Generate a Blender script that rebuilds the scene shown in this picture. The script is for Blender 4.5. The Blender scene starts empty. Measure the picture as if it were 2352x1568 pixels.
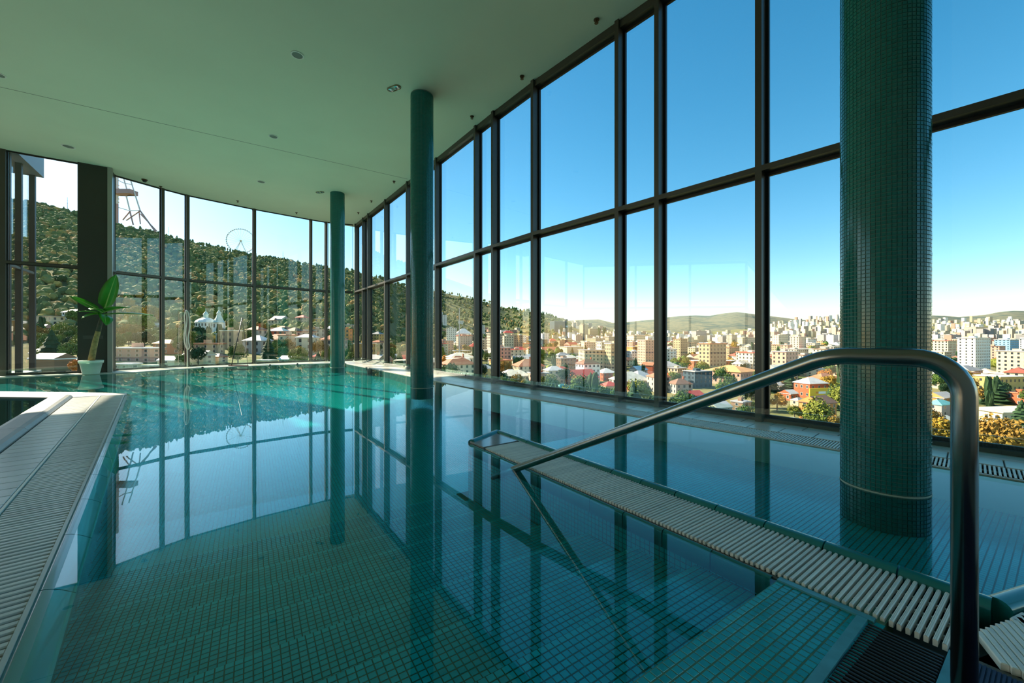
import bpy, bmesh, math, random
from mathutils import Vector, Matrix
sc = bpy.context.scene
COL = sc.collection
rnd = random.Random(7)

# ------------------------------------------------------------------ camera
F_PX = 915.0; HOR = 776.0; EYE = 1.0
cam_d = bpy.data.cameras.new('camera')
cam = bpy.data.objects.new('camera', cam_d); COL.objects.link(cam)
cam_d.sensor_width = 36.0; cam_d.sensor_fit = 'HORIZONTAL'
cam_d.lens = 36.0 * F_PX / 2352.0
cam_d.shift_y = -(784.0 - HOR) / 2352.0
cam_d.clip_start = 0.02; cam_d.clip_end = 30000
cam.location = (0, 0, EYE); cam.rotation_euler = (math.radians(90), 0, 0)
sc.camera = cam

# ------------------------------------------------------------------ sky, sun, exposure
SUN_AZ = Vector((-0.89, 0.46, 0)).normalized(); SUN_EL = math.radians(31)
world = bpy.data.worlds.new('world'); sc.world = world
world.use_nodes = True
wn = world.node_tree.nodes; wl = world.node_tree.links
for n in list(wn): wn.remove(n)
w_out = wn.new('ShaderNodeOutputWorld'); w_bg = wn.new('ShaderNodeBackground')
w_sky = wn.new('ShaderNodeTexSky'); w_sky.sky_type = 'NISHITA'
w_sky.sun_disc = False; w_sky.sun_elevation = SUN_EL
w_sky.sun_rotation = math.atan2(SUN_AZ.x, SUN_AZ.y)
w_sky.air_density = 1.0; w_sky.dust_density = 0.6; w_sky.ozone_density = 1.0; w_sky.altitude = 500
w_hs = wn.new('ShaderNodeHueSaturation'); w_hs.inputs['Saturation'].default_value = 1.42; w_hs.inputs['Hue'].default_value = 0.482
w_bg.inputs['Strength'].default_value = 0.145
wl.new(w_sky.outputs[0], w_hs.inputs['Color']); wl.new(w_hs.outputs[0], w_bg.inputs['Color'])
wl.new(w_bg.outputs[0], w_out.inputs[0])
sun_d = bpy.data.lights.new('sun', 'SUN'); sun_d.energy = 9.0; sun_d.angle = math.radians(0.6)
sun_d.color = (1.0, 0.86, 0.66)
sun = bpy.data.objects.new('sun', sun_d); COL.objects.link(sun)
_sd = Vector((-SUN_AZ.x * math.cos(SUN_EL), -SUN_AZ.y * math.cos(SUN_EL), -math.sin(SUN_EL)))
sun.rotation_euler = _sd.to_track_quat('-Z', 'Y').to_euler()
sun.location = (-60, 30, 60)
vs = sc.view_settings
vs.view_transform = 'Standard'; vs.look = 'None'; vs.gamma = 1.0; vs.use_curve_mapping = False
vs.exposure = 0.85
cy = sc.cycles
cy.use_denoising = True
cy.max_bounces = 10; cy.diffuse_bounces = 4; cy.glossy_bounces = 5; cy.transmission_bounces = 4
cy.transparent_max_bounces = 24
cy.sample_clamp_indirect = 4.0
cy.use_adaptive_sampling = True; cy.adaptive_threshold = 0.02
cy.caustics_reflective = True; cy.caustics_refractive = False

# ------------------------------------------------------------------ helpers
def gp(px, py, z=0.0):
    """a pixel measured in the photograph -> the point of the level z it shows"""
    Y = F_PX * (EYE - z) / (py - HOR)
    return Vector(((px - 1176.0) / F_PX * Y, Y, z))

class MB:
    def __init__(s): s.v = []; s.f = []; s.mi = []
    def quad(s, a, b, c, d, m=0):
        i = len(s.v); s.v += [tuple(a), tuple(b), tuple(c), tuple(d)]; s.f.append((i, i+1, i+2, i+3)); s.mi.append(m); return s
    def poly(s, pts, m=0):
        i = len(s.v); s.v += [tuple(p) for p in pts]; s.f.append(tuple(range(i, i+len(pts)))); s.mi.append(m); return s
    def obox(s, c, ax, ay, az, bottom=True, m=0):
        """box from centre and three half-axis vectors"""
        c = Vector(c); i = len(s.v)
        for sx, sy, sz in ((-1,-1,-1),(1,-1,-1),(1,1,-1),(-1,1,-1),(-1,-1,1),(1,-1,1),(1,1,1),(-1,1,1)):
            s.v.append(tuple(c + ax*sx + ay*sy + az*sz))
        fs = [(4,5,6,7),(0,1,5,4),(1,2,6,5),(2,3,7,6),(3,0,4,7)]
        if bottom: fs.append((3,2,1,0))
        for f in fs: s.f.append(tuple(i+k for k in f)); s.mi.append(m)
        return s
    def box(s, x0, x1, y0, y1, z0, z1, bottom=True, m=0):
        return s.obox(((x0+x1)/2, (y0+y1)/2, (z0+z1)/2), Vector(((x1-x0)/2,0,0)), Vector((0,(y1-y0)/2,0)), Vector((0,0,(z1-z0)/2)), bottom, m)
    def prism(s, poly, z0, z1, m=0):
        """upright prism over a 2D polygon (counter-clockwise)"""
        n = len(poly); i = len(s.v)
        s.v += [(p[0], p[1], z0) for p in poly] + [(p[0], p[1], z1) for p in poly]
        s.f.append(tuple(i+n+k for k in range(n))); s.mi.append(m)
        s.f.append(tuple(i+n-1-k for k in range(n))); s.mi.append(m)
        for k in range(n):
            j = (k+1) % n
            s.f.append((i+k, i+j, i+n+j, i+n+k)); s.mi.append(m)
        return s
    def sweep(s, prof, path, m=0, closed=False, caps=True):
        """profile points per path frame: list of rings of Vectors"""
        return s
    def rings(s, rings, cap=True, closed_ring=True, m=0):
        n = len(rings[0]); i = len(s.v)
        for r in rings: s.v += [tuple(p) for p in r]
        for a in range(len(rings)-1):
            for k in range(n if closed_ring else n-1):
                j = (k+1) % n
                s.f.append((i+a*n+k, i+a*n+j, i+(a+1)*n+j, i+(a+1)*n+k)); s.mi.append(m)
        if cap:
            s.f.append(tuple(i+n-1-k for k in range(n))); s.mi.append(m)
            s.f.append(tuple(i+(len(rings)-1)*n+k for k in range(n))); s.mi.append(m)
        return s
    def lathe(s, prof, seg=32, c=(0,0,0), cap=True, m=0):
        rr = []
        for r, z in prof:
            rr.append([Vector((c[0]+r*math.cos(2*math.pi*k/seg), c[1]+r*math.sin(2*math.pi*k/seg), c[2]+z)) for k in range(seg)])
        return s.rings(rr, cap, m=m)
    def tube(s, pts, r, seg=10, m=0, cap=True):
        pts = [Vector(p) for p in pts]; rr = []
        rad = r if isinstance(r, (list, tuple)) else [r]*len(pts)
        up = None
        for k, p in enumerate(pts):
            t = (pts[min(k+1, len(pts)-1)] - pts[max(k-1, 0)]).normalized()
            if up is None:
                up = Vector((0,0,1)) if abs(t.z) < 0.9 else Vector((1,0,0))
            b = t.cross(up).normalized(); up = b.cross(t).normalized()
            rr.append([p + (b*math.cos(2*math.pi*q/seg) + up*math.sin(2*math.pi*q/seg))*rad[k] for q in range(seg)])
        return s.rings(rr, cap, m=m)
    def mesh(s, name, smooth=False):
        me = bpy.data.meshes.new(name); me.from_pydata(s.v, [], s.f)
        if any(s.mi): me.polygons.foreach_set('material_index', s.mi)
        if smooth: me.polygons.foreach_set('use_smooth', [True]*len(me.polygons))
        me.update(); return me
    def build(s, name, mats, parent=None, smooth=False, fix=True):
        me = s.mesh(name, smooth)
        if fix:
            bm = bmesh.new(); bm.from_mesh(me)
            bmesh.ops.recalc_face_normals(bm, faces=bm.faces[:]); bm.to_mesh(me); bm.free()
        return link(name, me, mats, parent)

def link(name, me, mats=None, parent=None, loc=None, rz=None, scale=None):
    o = bpy.data.objects.new(name, me); COL.objects.link(o)
    if mats is not None:
        if not isinstance(mats, (list, tuple)): mats = [mats]
        if me is not None and len(me.materials) == 0:
            for m in mats: me.materials.append(m)
    if parent is not None: o.parent = parent
    if loc is not None: o.location = loc
    if rz is not None: o.rotation_euler = (0, 0, rz)
    if scale is not None: o.scale = scale
    return o
def empty(name, loc=(0,0,0), rz=0.0, parent=None):
    o = bpy.data.objects.new(name, None); COL.objects.link(o); o.location = loc; o.rotation_euler = (0,0,rz)
    o.empty_display_size = 0.2
    if parent is not None: o.parent = parent
    return o
def tag(o, label=None, cat=None, group=None, kind=None):
    if label: o['label'] = label
    if cat: o['category'] = cat
    if group: o['group'] = group
    if kind: o['kind'] = kind
    return o

# ------------------------------------------------------------------ materials
MATS = {}
def nodes_of(m):
    m.use_nodes = True; nt = m.node_tree
    for n in list(nt.nodes): nt.nodes.remove(n)
    o = nt.nodes.new('ShaderNodeOutputMaterial'); return nt, o
def mat(name, col, rough=0.5, metal=0.0, var=0.0, scale=5.0, bump=0.0, bscale=40.0, spec=0.5, obvar=0.0, coat=0.0, trans=None, stretch=None):
    """plain procedural surface: base colour with noise variation, per-object variation and fine relief"""
    if name in MATS: return MATS[name]
    m = bpy.data.materials.new(name); nt, o = nodes_of(m); N = nt.nodes; L = nt.links
    p = N.new('ShaderNodeBsdfPrincipled'); L.new(p.outputs[0], o.inputs[0])
    p.inputs['Roughness'].default_value = rough; p.inputs['Metallic'].default_value = metal
    p.inputs['Specular IOR Level'].default_value = spec
    if coat: p.inputs['Coat Weight'].default_value = coat; p.inputs['Coat Roughness'].default_value = 0.05
    c4 = (*col, 1)
    if var or obvar:
        hs = N.new('ShaderNodeHueSaturation'); hs.inputs['Color'].default_value = c4
        src = None
        tc = N.new('ShaderNodeTexCoord')
        if var:
            nz = N.new('ShaderNodeTexNoise'); nz.inputs['Scale'].default_value = scale; nz.inputs['Detail'].default_value = 5
            if stretch:
                mp = N.new('ShaderNodeMapping'); mp.inputs['Scale'].default_value = stretch
                L.new(tc.outputs['Object'], mp.inputs[0]); L.new(mp.outputs[0], nz.inputs['Vector'])
            else: L.new(tc.outputs['Object'], nz.inputs['Vector'])
            mr = N.new('ShaderNodeMapRange'); mr.inputs[1].default_value = 0.3; mr.inputs[2].default_value = 0.7
            mr.inputs[3].default_value = 1-var; mr.inputs[4].default_value = 1+var
            L.new(nz.outputs['Fac'], mr.inputs[0]); src = mr.outputs[0]
        if obvar:
            oi = N.new('ShaderNodeObjectInfo'); m2 = N.new('ShaderNodeMapRange')
            m2.inputs[3].default_value = 1-obvar; m2.inputs[4].default_value = 1+obvar
            L.new(oi.outputs['Random'], m2.inputs[0])
            if src is None: src = m2.outputs[0]
            else:
                mu = N.new('ShaderNodeMath'); mu.operation = 'MULTIPLY'; L.new(src, mu.inputs[0]); L.new(m2.outputs[0], mu.inputs[1]); src = mu.outputs[0]
        L.new(src, hs.inputs['Value']); L.new(hs.outputs[0], p.inputs['Base Color'])
    else: p.inputs['Base Color'].default_value = c4
    if bump:
        tc2 = N.new('ShaderNodeTexCoord'); nb = N.new('ShaderNodeTexNoise'); nb.inputs['Scale'].default_value = bscale
        L.new(tc2.outputs['Object'], nb.inputs['Vector'])
        bp = N.new('ShaderNodeBump'); bp.inputs['Strength'].default_value = bump; bp.inputs['Distance'].default_value = 0.01
        L.new(nb.outputs['Fac'], bp.inputs['Height']); L.new(bp.outputs[0], p.inputs['Normal'])
    if trans:
        p.inputs['Subsurface Weight'].default_value = 0.0
        t = N.new('ShaderNodeBsdfTranslucent'); t.inputs[0].default_value = (*trans, 1)
        mx = N.new('ShaderNodeMixShader'); mx.inputs[0].default_value = 0.4
        L.new(p.outputs[0], mx.inputs[1]); L.new(t.outputs[0], mx.inputs[2]); L.new(mx.outputs[0], o.inputs[0])
    MATS[name] = m; return m
def clear_mat(name, tint, ior, bump=0.0, bscale=3.0, rough=0.0):
    """clear sheet: Fresnel reflection over straight-through light"""
    m = bpy.data.materials.new(name); nt, o = nodes_of(m); N = nt.nodes; L = nt.links
    t = N.new('ShaderNodeBsdfTransparent'); t.inputs[0].default_value = (*tint, 1)
    g = N.new('ShaderNodeBsdfGlossy'); g.inputs['Roughness'].default_value = rough
    fr = N.new('ShaderNodeFresnel')                       # same Fresnel curve from both sides of the sheet
    ge = N.new('ShaderNodeNewGeometry'); mr = N.new('ShaderNodeMapRange')
    mr.inputs[3].default_value = ior; mr.inputs[4].default_value = 1.0/ior
    L.new(ge.outputs['Backfacing'], mr.inputs[0]); L.new(mr.outputs[0], fr.inputs['IOR'])
    mx = N.new('ShaderNodeMixShader')
    L.new(fr.outputs[0], mx.inputs[0]); L.new(t.outputs[0], mx.inputs[1]); L.new(g.outputs[0], mx.inputs[2]); L.new(mx.outputs[0], o.inputs[0])
    if bump:
        tc = N.new('ShaderNodeTexCoord'); nz = N.new('ShaderNodeTexNoise')
        nz.inputs['Scale'].default_value = bscale; nz.inputs['Detail'].default_value = 2.0
        L.new(tc.outputs['Object'], nz.inputs['Vector'])
        bp = N.new('ShaderNodeBump'); bp.inputs['Strength'].default_value = bump; bp.inputs['Distance'].default_value = 0.02
        L.new(nz.outputs['Fac'], bp.inputs['Height'])
        L.new(bp.outputs[0], g.inputs['Normal'])
    MATS[name] = m; return m
def mosaic_mat(name, tile, grout, pitch, gap, rough=0.15, rot=0.0):
    """tile field too far away to tell the pieces apart: grid of tiles and joints in object space"""
    m = bpy.data.materials.new(name); nt, o = nodes_of(m); N = nt.nodes; L = nt.links
    p = N.new('ShaderNodeBsdfPrincipled'); p.inputs['Roughness'].default_value = rough; L.new(p.outputs[0], o.inputs[0])
    tc = N.new('ShaderNodeTexCoord'); mp = N.new('ShaderNodeMapping'); mp.inputs['Rotation'].default_value = (0,0,rot)
    br = N.new('ShaderNodeTexBrick'); br.offset = 0.0; br.squash = 1.0
    br.inputs['Color1'].default_value = (*tile, 1); br.inputs['Color2'].default_value = (*[c*0.85 for c in tile], 1)
    br.inputs['Mortar'].default_value = (*grout, 1); br.inputs['Scale'].default_value = 1.0
    br.inputs['Mortar Size'].default_value = gap/2; br.inputs['Brick Width'].default_value = pitch; br.inputs['Row Height'].default_value = pitch
    L.new(tc.outputs['Object'], mp.inputs[0]); L.new(mp.outputs[0], br.inputs['Vector']); L.new(br.outputs['Color'], p.inputs['Base Color'])
    MATS[name] = m; return m

M_frame   = mat('dark_bronze_metal', (0.075, 0.07, 0.058), rough=0.38, metal=0.25, var=0.08, scale=2)
M_gasket  = mat('black_gasket', (0.012, 0.012, 0.013), rough=0.5)
M_glass   = clear_mat('window_glass', (0.985, 0.995, 0.985), 1.60)
M_upglass = clear_mat('green_edged_glass', (0.90, 0.97, 0.93), 1.45)
M_water   = clear_mat('pool_water', (0.48, 0.96, 0.97), 1.55, bump=0.012, bscale=2.2)
M_ceil    = mat('ceiling_plaster', (0.78, 0.86, 0.70), rough=0.75, var=0.03, scale=0.6, bump=0.02, bscale=15)
M_seam    = mat('ceiling_seam_shadow_gap', (0.22, 0.22, 0.19), rough=0.8)
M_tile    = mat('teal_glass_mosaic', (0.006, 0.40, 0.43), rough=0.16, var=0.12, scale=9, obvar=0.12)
M_grout   = mat('olive_pool_grout', (0.04, 0.10, 0.04), rough=0.8, var=0.1, scale=6)
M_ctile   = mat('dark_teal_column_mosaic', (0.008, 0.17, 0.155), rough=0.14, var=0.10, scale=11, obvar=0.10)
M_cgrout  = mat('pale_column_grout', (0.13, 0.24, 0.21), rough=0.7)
M_nose    = mat('glazed_teal_nosing', (0.012, 0.20, 0.20), rough=0.22, obvar=0.10, coat=0.3)
M_trim    = mat('pale_teal_glazed_trim', (0.10, 0.36, 0.40), rough=0.3, var=0.15, scale=20, obvar=0.05)
M_slat    = mat('white_plastic_grating', (0.93, 0.85, 0.74), rough=0.42, var=0.06, scale=12, obvar=0.07)
M_slatL   = mat('grey_plastic_grating', (0.62, 0.62, 0.59), rough=0.30, var=0.06, scale=8, obvar=0.10)
M_trough  = mat('gutter_concrete', (0.10, 0.10, 0.085), rough=0.8, var=0.2, scale=8)
M_deck    = mat('beige_deck_tile', (0.62, 0.58, 0.50), rough=0.28, var=0.06, scale=4, obvar=0.06)
M_deckL   = mat('grey_deck_tile', (0.56, 0.58, 0.57), rough=0.25, var=0.06, scale=4, obvar=0.05)
M_joint   = mat('grey_joint_mortar', (0.16, 0.16, 0.15), rough=0.85)
M_stone   = mat('grey_coping_stone', (0.27, 0.275, 0.275), rough=0.4, var=0.07, scale=5, obvar=0.04)
M_basin   = mat('charcoal_basin_lining', (0.035, 0.037, 0.04), rough=0.5, var=0.1, scale=3)
M_steel   = mat('brushed_steel', (0.30, 0.30, 0.28), rough=0.24, metal=1.0)
M_mat     = mat('black_rubber_bars', (0.02, 0.021, 0.024), rough=0.35)
M_navy    = mat('navy_ribbed_mat', (0.012, 0.018, 0.07), rough=0.6)
M_wall    = mat('pale_plaster', (0.62, 0.60, 0.54), rough=0.8, var=0.04, scale=1.5)
M_pillar  = mat('dark_clad_pillar', (0.030, 0.034, 0.027), rough=0.45, var=0.08, scale=1.0)
M_fascia  = mat('grey_blue_fascia', (0.16, 0.20, 0.24), rough=0.5, var=0.1, scale=1.5)
M_white   = mat('white_paint', (0.82, 0.84, 0.80), rough=0.4)
M_pot     = mat('white_plastic_pot', (0.86, 0.92, 0.86), rough=0.35, trans=(0.6, 0.85, 0.7))
M_leaf    = mat('green_leaf', (0.06, 0.30, 0.035), rough=0.35, var=0.2, scale=6, trans=(0.18, 0.55, 0.05))
M_bark    = mat('tan_stem_bark', (0.33, 0.24, 0.09), rough=0.8, var=0.35, scale=14, bump=0.4, bscale=60)
M_bark2   = mat('dark_stem_bark', (0.06, 0.05, 0.035), rough=0.8, var=0.3, scale=14)
M_soil    = mat('dark_soil', (0.05, 0.035, 0.025), rough=0.95, bump=0.5, bscale=80)
M_speaker = mat('grey_speaker_mesh', (0.22, 0.26, 0.24), rough=0.6)
M_red     = mat('dark_red_rubber', (0.22, 0.03, 0.02), rough=0.5)
M_black   = mat('black_plastic', (0.02, 0.02, 0.022), rough=0.4)
M_hose    = mat('pale_grey_hose', (0.62, 0.64, 0.60), rough=0.4)
M_brass   = mat('bronze_sprinkler', (0.12, 0.07, 0.04), rough=0.35, metal=0.6)
M_lens    = mat('lamp_lens', (0.55, 0.6, 0.65), rough=0.1, metal=0.7)

# ------------------------------------------------------------------ plan of the room
CEIL = 5.92
C_ = Vector((-6.95, 17.38)); K_ = Vector((0.09, 7.93))
T1 = Vector((0.597, -0.802)); N1 = Vector((0.802, 0.597))     # far facet of the right wall: run towards the viewer, outward normal
T2 = Vector((0.653, -0.757)); N2 = Vector((0.757, 0.653))     # near facet
R_ = K_ + T2 * 11.0
FAR = [Vector(p) for p in ((-6.95,17.38), (-7.85,16.86), (-8.31,16.49), (-9.79,15.16), (-11.13,13.68), (-11.46,13.09), (-11.96,11.97))]
PIL = Vector((-11.65, 11.51))                                  # inner corner of the dark pillar
LD = Vector((-1.63, -1.18)).normalized()                       # run of the left glazing, away from the pillar
LN = Vector((LD.y, -LD.x));  LN = LN if LN.dot(Vector((-1,1))) > 0 else -LN
LEND = PIL + LD * 9.0
D_ = Vector((-0.58, 0.8146)); V_ = Vector((0.8146, 0.58))      # overflow channel: run away from the viewer, and across
def uv(u, v, z=0.0):
    p = D_*u + V_*v; return Vector((p.x, p.y, z))
E_ = Vector((-0.673, 0.740)); W_ = Vector((0.740, 0.673))      # left deck edge: run and normal
def sw(s, w, z=0.0):
    p = E_*s + W_*w; return Vector((p.x, p.y, z))
def v3(p, z): return Vector((p[0], p[1], z))
def on_line(px, o, t):
    """where the sight line of an image column meets a wall line"""
    a = (px - 1176.0)/F_PX
    n = Vector((-t.y, t.x)); r = Vector((a, 1.0))
    k = n.dot(o)/n.dot(r); return r*k
# ------------------------------------------------------------------ ceiling and closing walls
inner = [R_, K_] + FAR + [PIL, LEND]
def off(p, n, d): return p + n*d
def corner2(o1, t1, o2, t2):
    den = t1.x*t2.y - t1.y*t2.x
    k = ((o2.x-o1.x)*t2.y - (o2.y-o1.y)*t2.x)/den
    return o1 + t1*k
outR = off(R_, N2, 0.3); outK = corner2(off(K_,N2,0.3), T2, off(K_,N1,0.3), T1)
outline = [outR, outK, C_ + Vector((0.12, 0.38))]
for p in FAR[1:]:
    d = (p - Vector((-7.0, 11.0))).normalized(); outline.append(p + d*0.22)
outline += [off(PIL, LN, 0.22) + LD*-0.05, off(LEND, LN, 0.22)]
BACK = [Vector((-19.0, -4.0)), Vector((R_.x+2.2, -4.0))]
ceil_poly = outline + BACK
ceiling = MB().prism([(p.x, p.y) for p in ceil_poly], CEIL, CEIL+0.35).build('ceiling', M_ceil); tag(ceiling, kind='structure')
# fine seam across the ceiling
a, b = gp(-60, 186, CEIL), gp(936, 411, CEIL)
dirv = (b-a).normalized(); side = Vector((-dirv.y, dirv.x, 0))*0.007
MB().obox((a+b)/2 + Vector((0,0,-0.0005)), (b-a)/2, side, Vector((0,0,0.0015))).build('joint_line', M_seam, ceiling)
def wall_box(name, p, q, n, z0, z1, th, m):
    t = (q-p); c = v3((p+q)/2 + n*th/2, (z0+z1)/2)
    o = MB().obox(c, v3(t/2, 0), v3(n*th/2, 0), Vector((0,0,(z1-z0)/2))).build(name, m); tag(o, kind='structure'); return o
# ------------------------------------------------------------------ glazed walls
TR0, TR1 = 2.955, 3.02
HEAD = 5.80; SILL = 0.055
def glazed(root, pts, ns, mull=(0.07, 0.19), frame=0.035, first=True, last=True, head=True):
    """mullions at the points, transom, rails and two panes in each bay; ns = outward normal of each bay"""
    for i, p in enumerate(pts):
        if (i == 0 and not first) or (i == len(pts)-1 and not last): continue
        b = min(i, len(ns)-1); n = ns[b]; t = (pts[b+1]-pts[b]).normalized()
        c = p + n*(mull[1]/2)
        MB().obox(v3(c, CEIL/2), v3(t*mull[0]/2, 0), v3(n*mull[1]/2, 0), Vector((0,0,CEIL/2))).build('mullion', M_frame, root)
    HD = HEAD if head else CEIL - 0.012
    for i in range(len(pts)-1):
        n = ns[i]; t = (pts[i+1]-pts[i]); L = t.length; t = t/L
        a = pts[i] + t*mull[0]/2; b = pts[i+1] - t*mull[0]/2; mid = (a+b)/2; h = (b-a)/2
        d = mull[1]
        MB().obox(v3(mid + n*d/2, (TR0+TR1)/2), v3(h,0), v3(n*d/2,0), Vector((0,0,(TR1-TR0)/2))).build('transom', M_frame, root)
        MB().obox(v3(mid + n*(d/2+0.02), (HD+CEIL)/2), v3(h,0), v3(n*(d/2-0.02),0), Vector((0,0,(CEIL-HD)/2))).build('head_rail', M_frame, root)
        MB().obox(v3(mid + n*(d/2+0.04), SILL/2), v3(h,0), v3(n*(d/2-0.04),0), Vector((0,0,SILL/2))).build('sill_rail', M_frame, root)
        gl = n*(d-0.035)
        for z0, z1 in ((SILL, TR0), (TR1, HD)):
            # dark gasket frame round the pane, then the pane itself
            g = MB(); f = frame; th = v3(n*0.02, 0); zc = (z0+z1)/2; hz = Vector((0,0,(z1-z0)/2))
            for s_, e_ in ((a, a+t*f), (b-t*f, b)):
                g.obox(v3((s_+e_)/2 + gl, zc), v3((e_-s_)/2,0), th, hz)
            for q0, q1 in ((z0, z0+f), (z1-f, z1)):
                g.obox(v3(mid+gl, (q0+q1)/2), v3(h*0.999,0), th, Vector((0,0,(q1-q0)/2)))
            g.build('glazing_frame', M_gasket, root)
            MB().obox(v3(mid+gl, zc), v3(h - t*f*0.9, 0), v3(n*0.006,0), hz*0.999 - Vector((0,0,f*0.9))).build('window_pane', M_glass, root)
wr = tag(empty('wall_right'), kind='structure')
near_px = [1219, 1412, 1503, 1735, 2050]
near_pts = [on_line(x, K_, T2) + T2*0.03 for x in near_px] 
near_pts += [near_pts[-1] + T2*3.0, near_pts[-1] + T2*5.2]
far_px = [814, 831, 843, 882, 932, 998, 1088, 1128]
far_pts = [on_line(x, K_, T1) + T1*0.03 for x in far_px]
glazed(wr, far_pts + [near_pts[0]], [N1]*8, last=False)
glazed(wr, near_pts, [N2]*(len(near_pts)-1))
wf = tag(empty('wall_far'), kind='structure')
fpts = FAR[:]
fpts[0] = far_pts[0] - T1*0.10
fns = []
for i in range(len(fpts)-1):
    t = (fpts[i+1]-fpts[i]).normalized(); n = Vector((t.y, -t.x)); n = n if n.dot(Vector((-1,1))) > 0 else -n; fns.append(n)
glazed(wf, fpts, fns, mull=(0.085, 0.12), frame=0.018, first=False, head=False)
wl_ = tag(empty('wall_left'), kind='structure')
lp = [PIL + LD*0.55, on_line(6, PIL, LD)]
lp += [lp[-1] + LD*2.6, lp[-1] + LD*5.2]
glazed(wl_, lp, [LN]*3, mull=(0.10, 0.12), frame=0.02, first=False, head=False)
# glazing behind and beside the viewer
wall_box('wall_back', Vector((-19.2,-4.0)), Vector((R_.x+2.4,-4.0)), Vector((0,-1)), -1.3, CEIL+0.35, 0.25, M_wall)
ws = tag(empty('wall_side'), kind='structure')
glazed(ws, [Vector((-19.0, -4.0 + (LEND.y+4.0)*k/3)) for k in range(4)], [Vector((-1,0))]*3, frame=0.03)
# dark clad pillar between far and left glazing, with a pale edge post and a return panel
pil_poly = [PIL - LN*0.02, PIL + LD*0.62 - LN*0.02, PIL + LD*0.62 + LN*0.55, PIL + LN*0.55]
MB().prism([(p.x,p.y) for p in pil_poly], 0, CEIL).build('pillar', M_pillar, wl_)
ret = FAR[-1] - PIL
rn = Vector((ret.y, -ret.x)).normalized()
MB().obox(v3(PIL + rn*0.03 , CEIL/2), v3(ret.normalized()*0.045,0), v3(rn*0.05,0), Vector((0,0,CEIL/2))).build('edge_post', mat('grey_edge_post', (0.34,0.36,0.34), rough=0.35, metal=0.5), wl_)
MB().obox(v3(PIL + ret*0.55 , CEIL/2), v3(ret*0.42,0), v3(rn*0.02,0), Vector((0,0,CEIL/2))).build('return_panel', M_pillar, wl_)
MB().obox(v3(PIL + ret*0.55 + rn*0.03, (TR0+TR1)/2), v3(ret*0.42,0), v3(rn*0.03,0), Vector((0,0,0.032))).build('transom', M_frame, wl_)
MB().obox(v3(PIL + LD*0.31 - LN*0.03, 1.02), v3(LD*0.20,0), v3(LN*0.008,0), Vector((0,0,0.05))).build('access_plate', mat('grey_plate', (0.06,0.065,0.055), rough=0.5), wl_)

# glazed wing of the building standing outside the left window
wg = empty('glazed_wing')
tag(wg, 'glazed building wing with grey roof edge outside the left window', 'building wing')
w0 = on_line(13, Vector((-13.24, 10.42)), Vector((-0.6, 0.8))) + LN*0.30; 
WT = Vector((-0.5985, 0.8011)); WN = Vector((0.8011, 0.5985))
wpts = [w0, w0 + WT*0.80, w0 + WT*1.85]
for p in wpts:
    MB().obox(v3(p - WN*0.06, 2.96), v3(WT*0.06,0), v3(WN*0.06,0), Vector((0,0,3.0))).build('mullion', M_gasket, wg)
for i in range(2):
    a, b = wpts[i], wpts[i+1]
    for z0, z1 in ((0.0, 2.93), (3.0, 5.9)):
        MB().obox(v3((a+b)/2 - WN*0.08, (z0+z1)/2), v3((b-a)/2,0), v3(WN*0.006,0), Vector((0,0,(z1-z0)/2))).build('window_pane', M_glass, wg)
    MB().obox(v3((a+b)/2 - WN*0.06, 2.965), v3((b-a)/2 - WT*0.06,0), v3(WN*0.05,0), Vector((0,0,0.035))).build('transom', M_frame, wg)
a, b = wpts[0], wpts[2] + WT*0.1
MB().obox(v3((a+b)/2 - WN*0.6, 6.4), v3((b-a)/2,0), v3(WN*0.75,0), Vector((0,0,0.46))).build('roof_edge', M_fascia, wg)
MB().obox(v3((a+b)/2 - WN*0.6, -0.6), v3((b-a)/2,0), v3(WN*0.70,0), Vector((0,0,0.62))).build('floor_slab', M_fascia, wg)

# ------------------------------------------------------------------ ledges, decks, water
def near_pt(t, m, z=0.0):
    p = T2*t + N2*m; return Vector((p.x, p.y, z))
def far_pt(s, m, z=0.0):
    p = T1*s + N1*m; return Vector((p.x, p.y, z))
kin = Vector((-0.567, 7.58))
sK1 = T1.dot(kin); tK2 = T2.dot(kin); sC = T1.dot(C_)
fe = [Vector(p) for p in ((-6.60,15.50), (-7.17,15.62), (-8.2,14.95), (-9.2,14.22), (-9.89,13.68), (-10.55,12.95), (-10.80,12.25), (-10.92,11.55), (-11.30,11.12))]
le = [fe[-1] + LD*k for k in (0.6, 2.0, 8.5)]
end_edge = [Vector((-6.92,7.15)), Vector((-9.48,7.40)), Vector((-16.5,8.1))]
TEND = 4.6
water_poly = ([uv(-0.6, 2.345), uv(3.53, 2.345), uv(3.31, 1.90), uv(3.31,1.85), uv(0.455, 1.85), uv(0.445, -0.9), sw(-1.2,-0.30), sw(9.95,-0.30)]
  + [v3(p,0) for p in end_edge[1:]] + [v3(le[2],0), v3(le[0],0)] + [v3(p,0) for p in reversed(fe)]
  + [far_pt(sK1-9.3, 4.07), v3(kin,0), near_pt(TEND, 4.50)])
# the outer pool stops at its near kerb
water_poly[0] = uv(0.165, 2.345)
water_poly.append(corner2(Vector(near_pt(0,4.50)[:2]), T2, Vector(uv(0.165,2.345)[:2]), Vector((0.957,0.290))).to_3d())
del water_poly[-2]
wm = MB().poly(water_poly).build('pool_water', M_water, fix=False)
if wm.data.polygons[0].normal.z < 0: wm.data.flip_normals()
tag(wm, 'clear still pool water mirroring the windows', 'water', kind='stuff')

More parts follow.
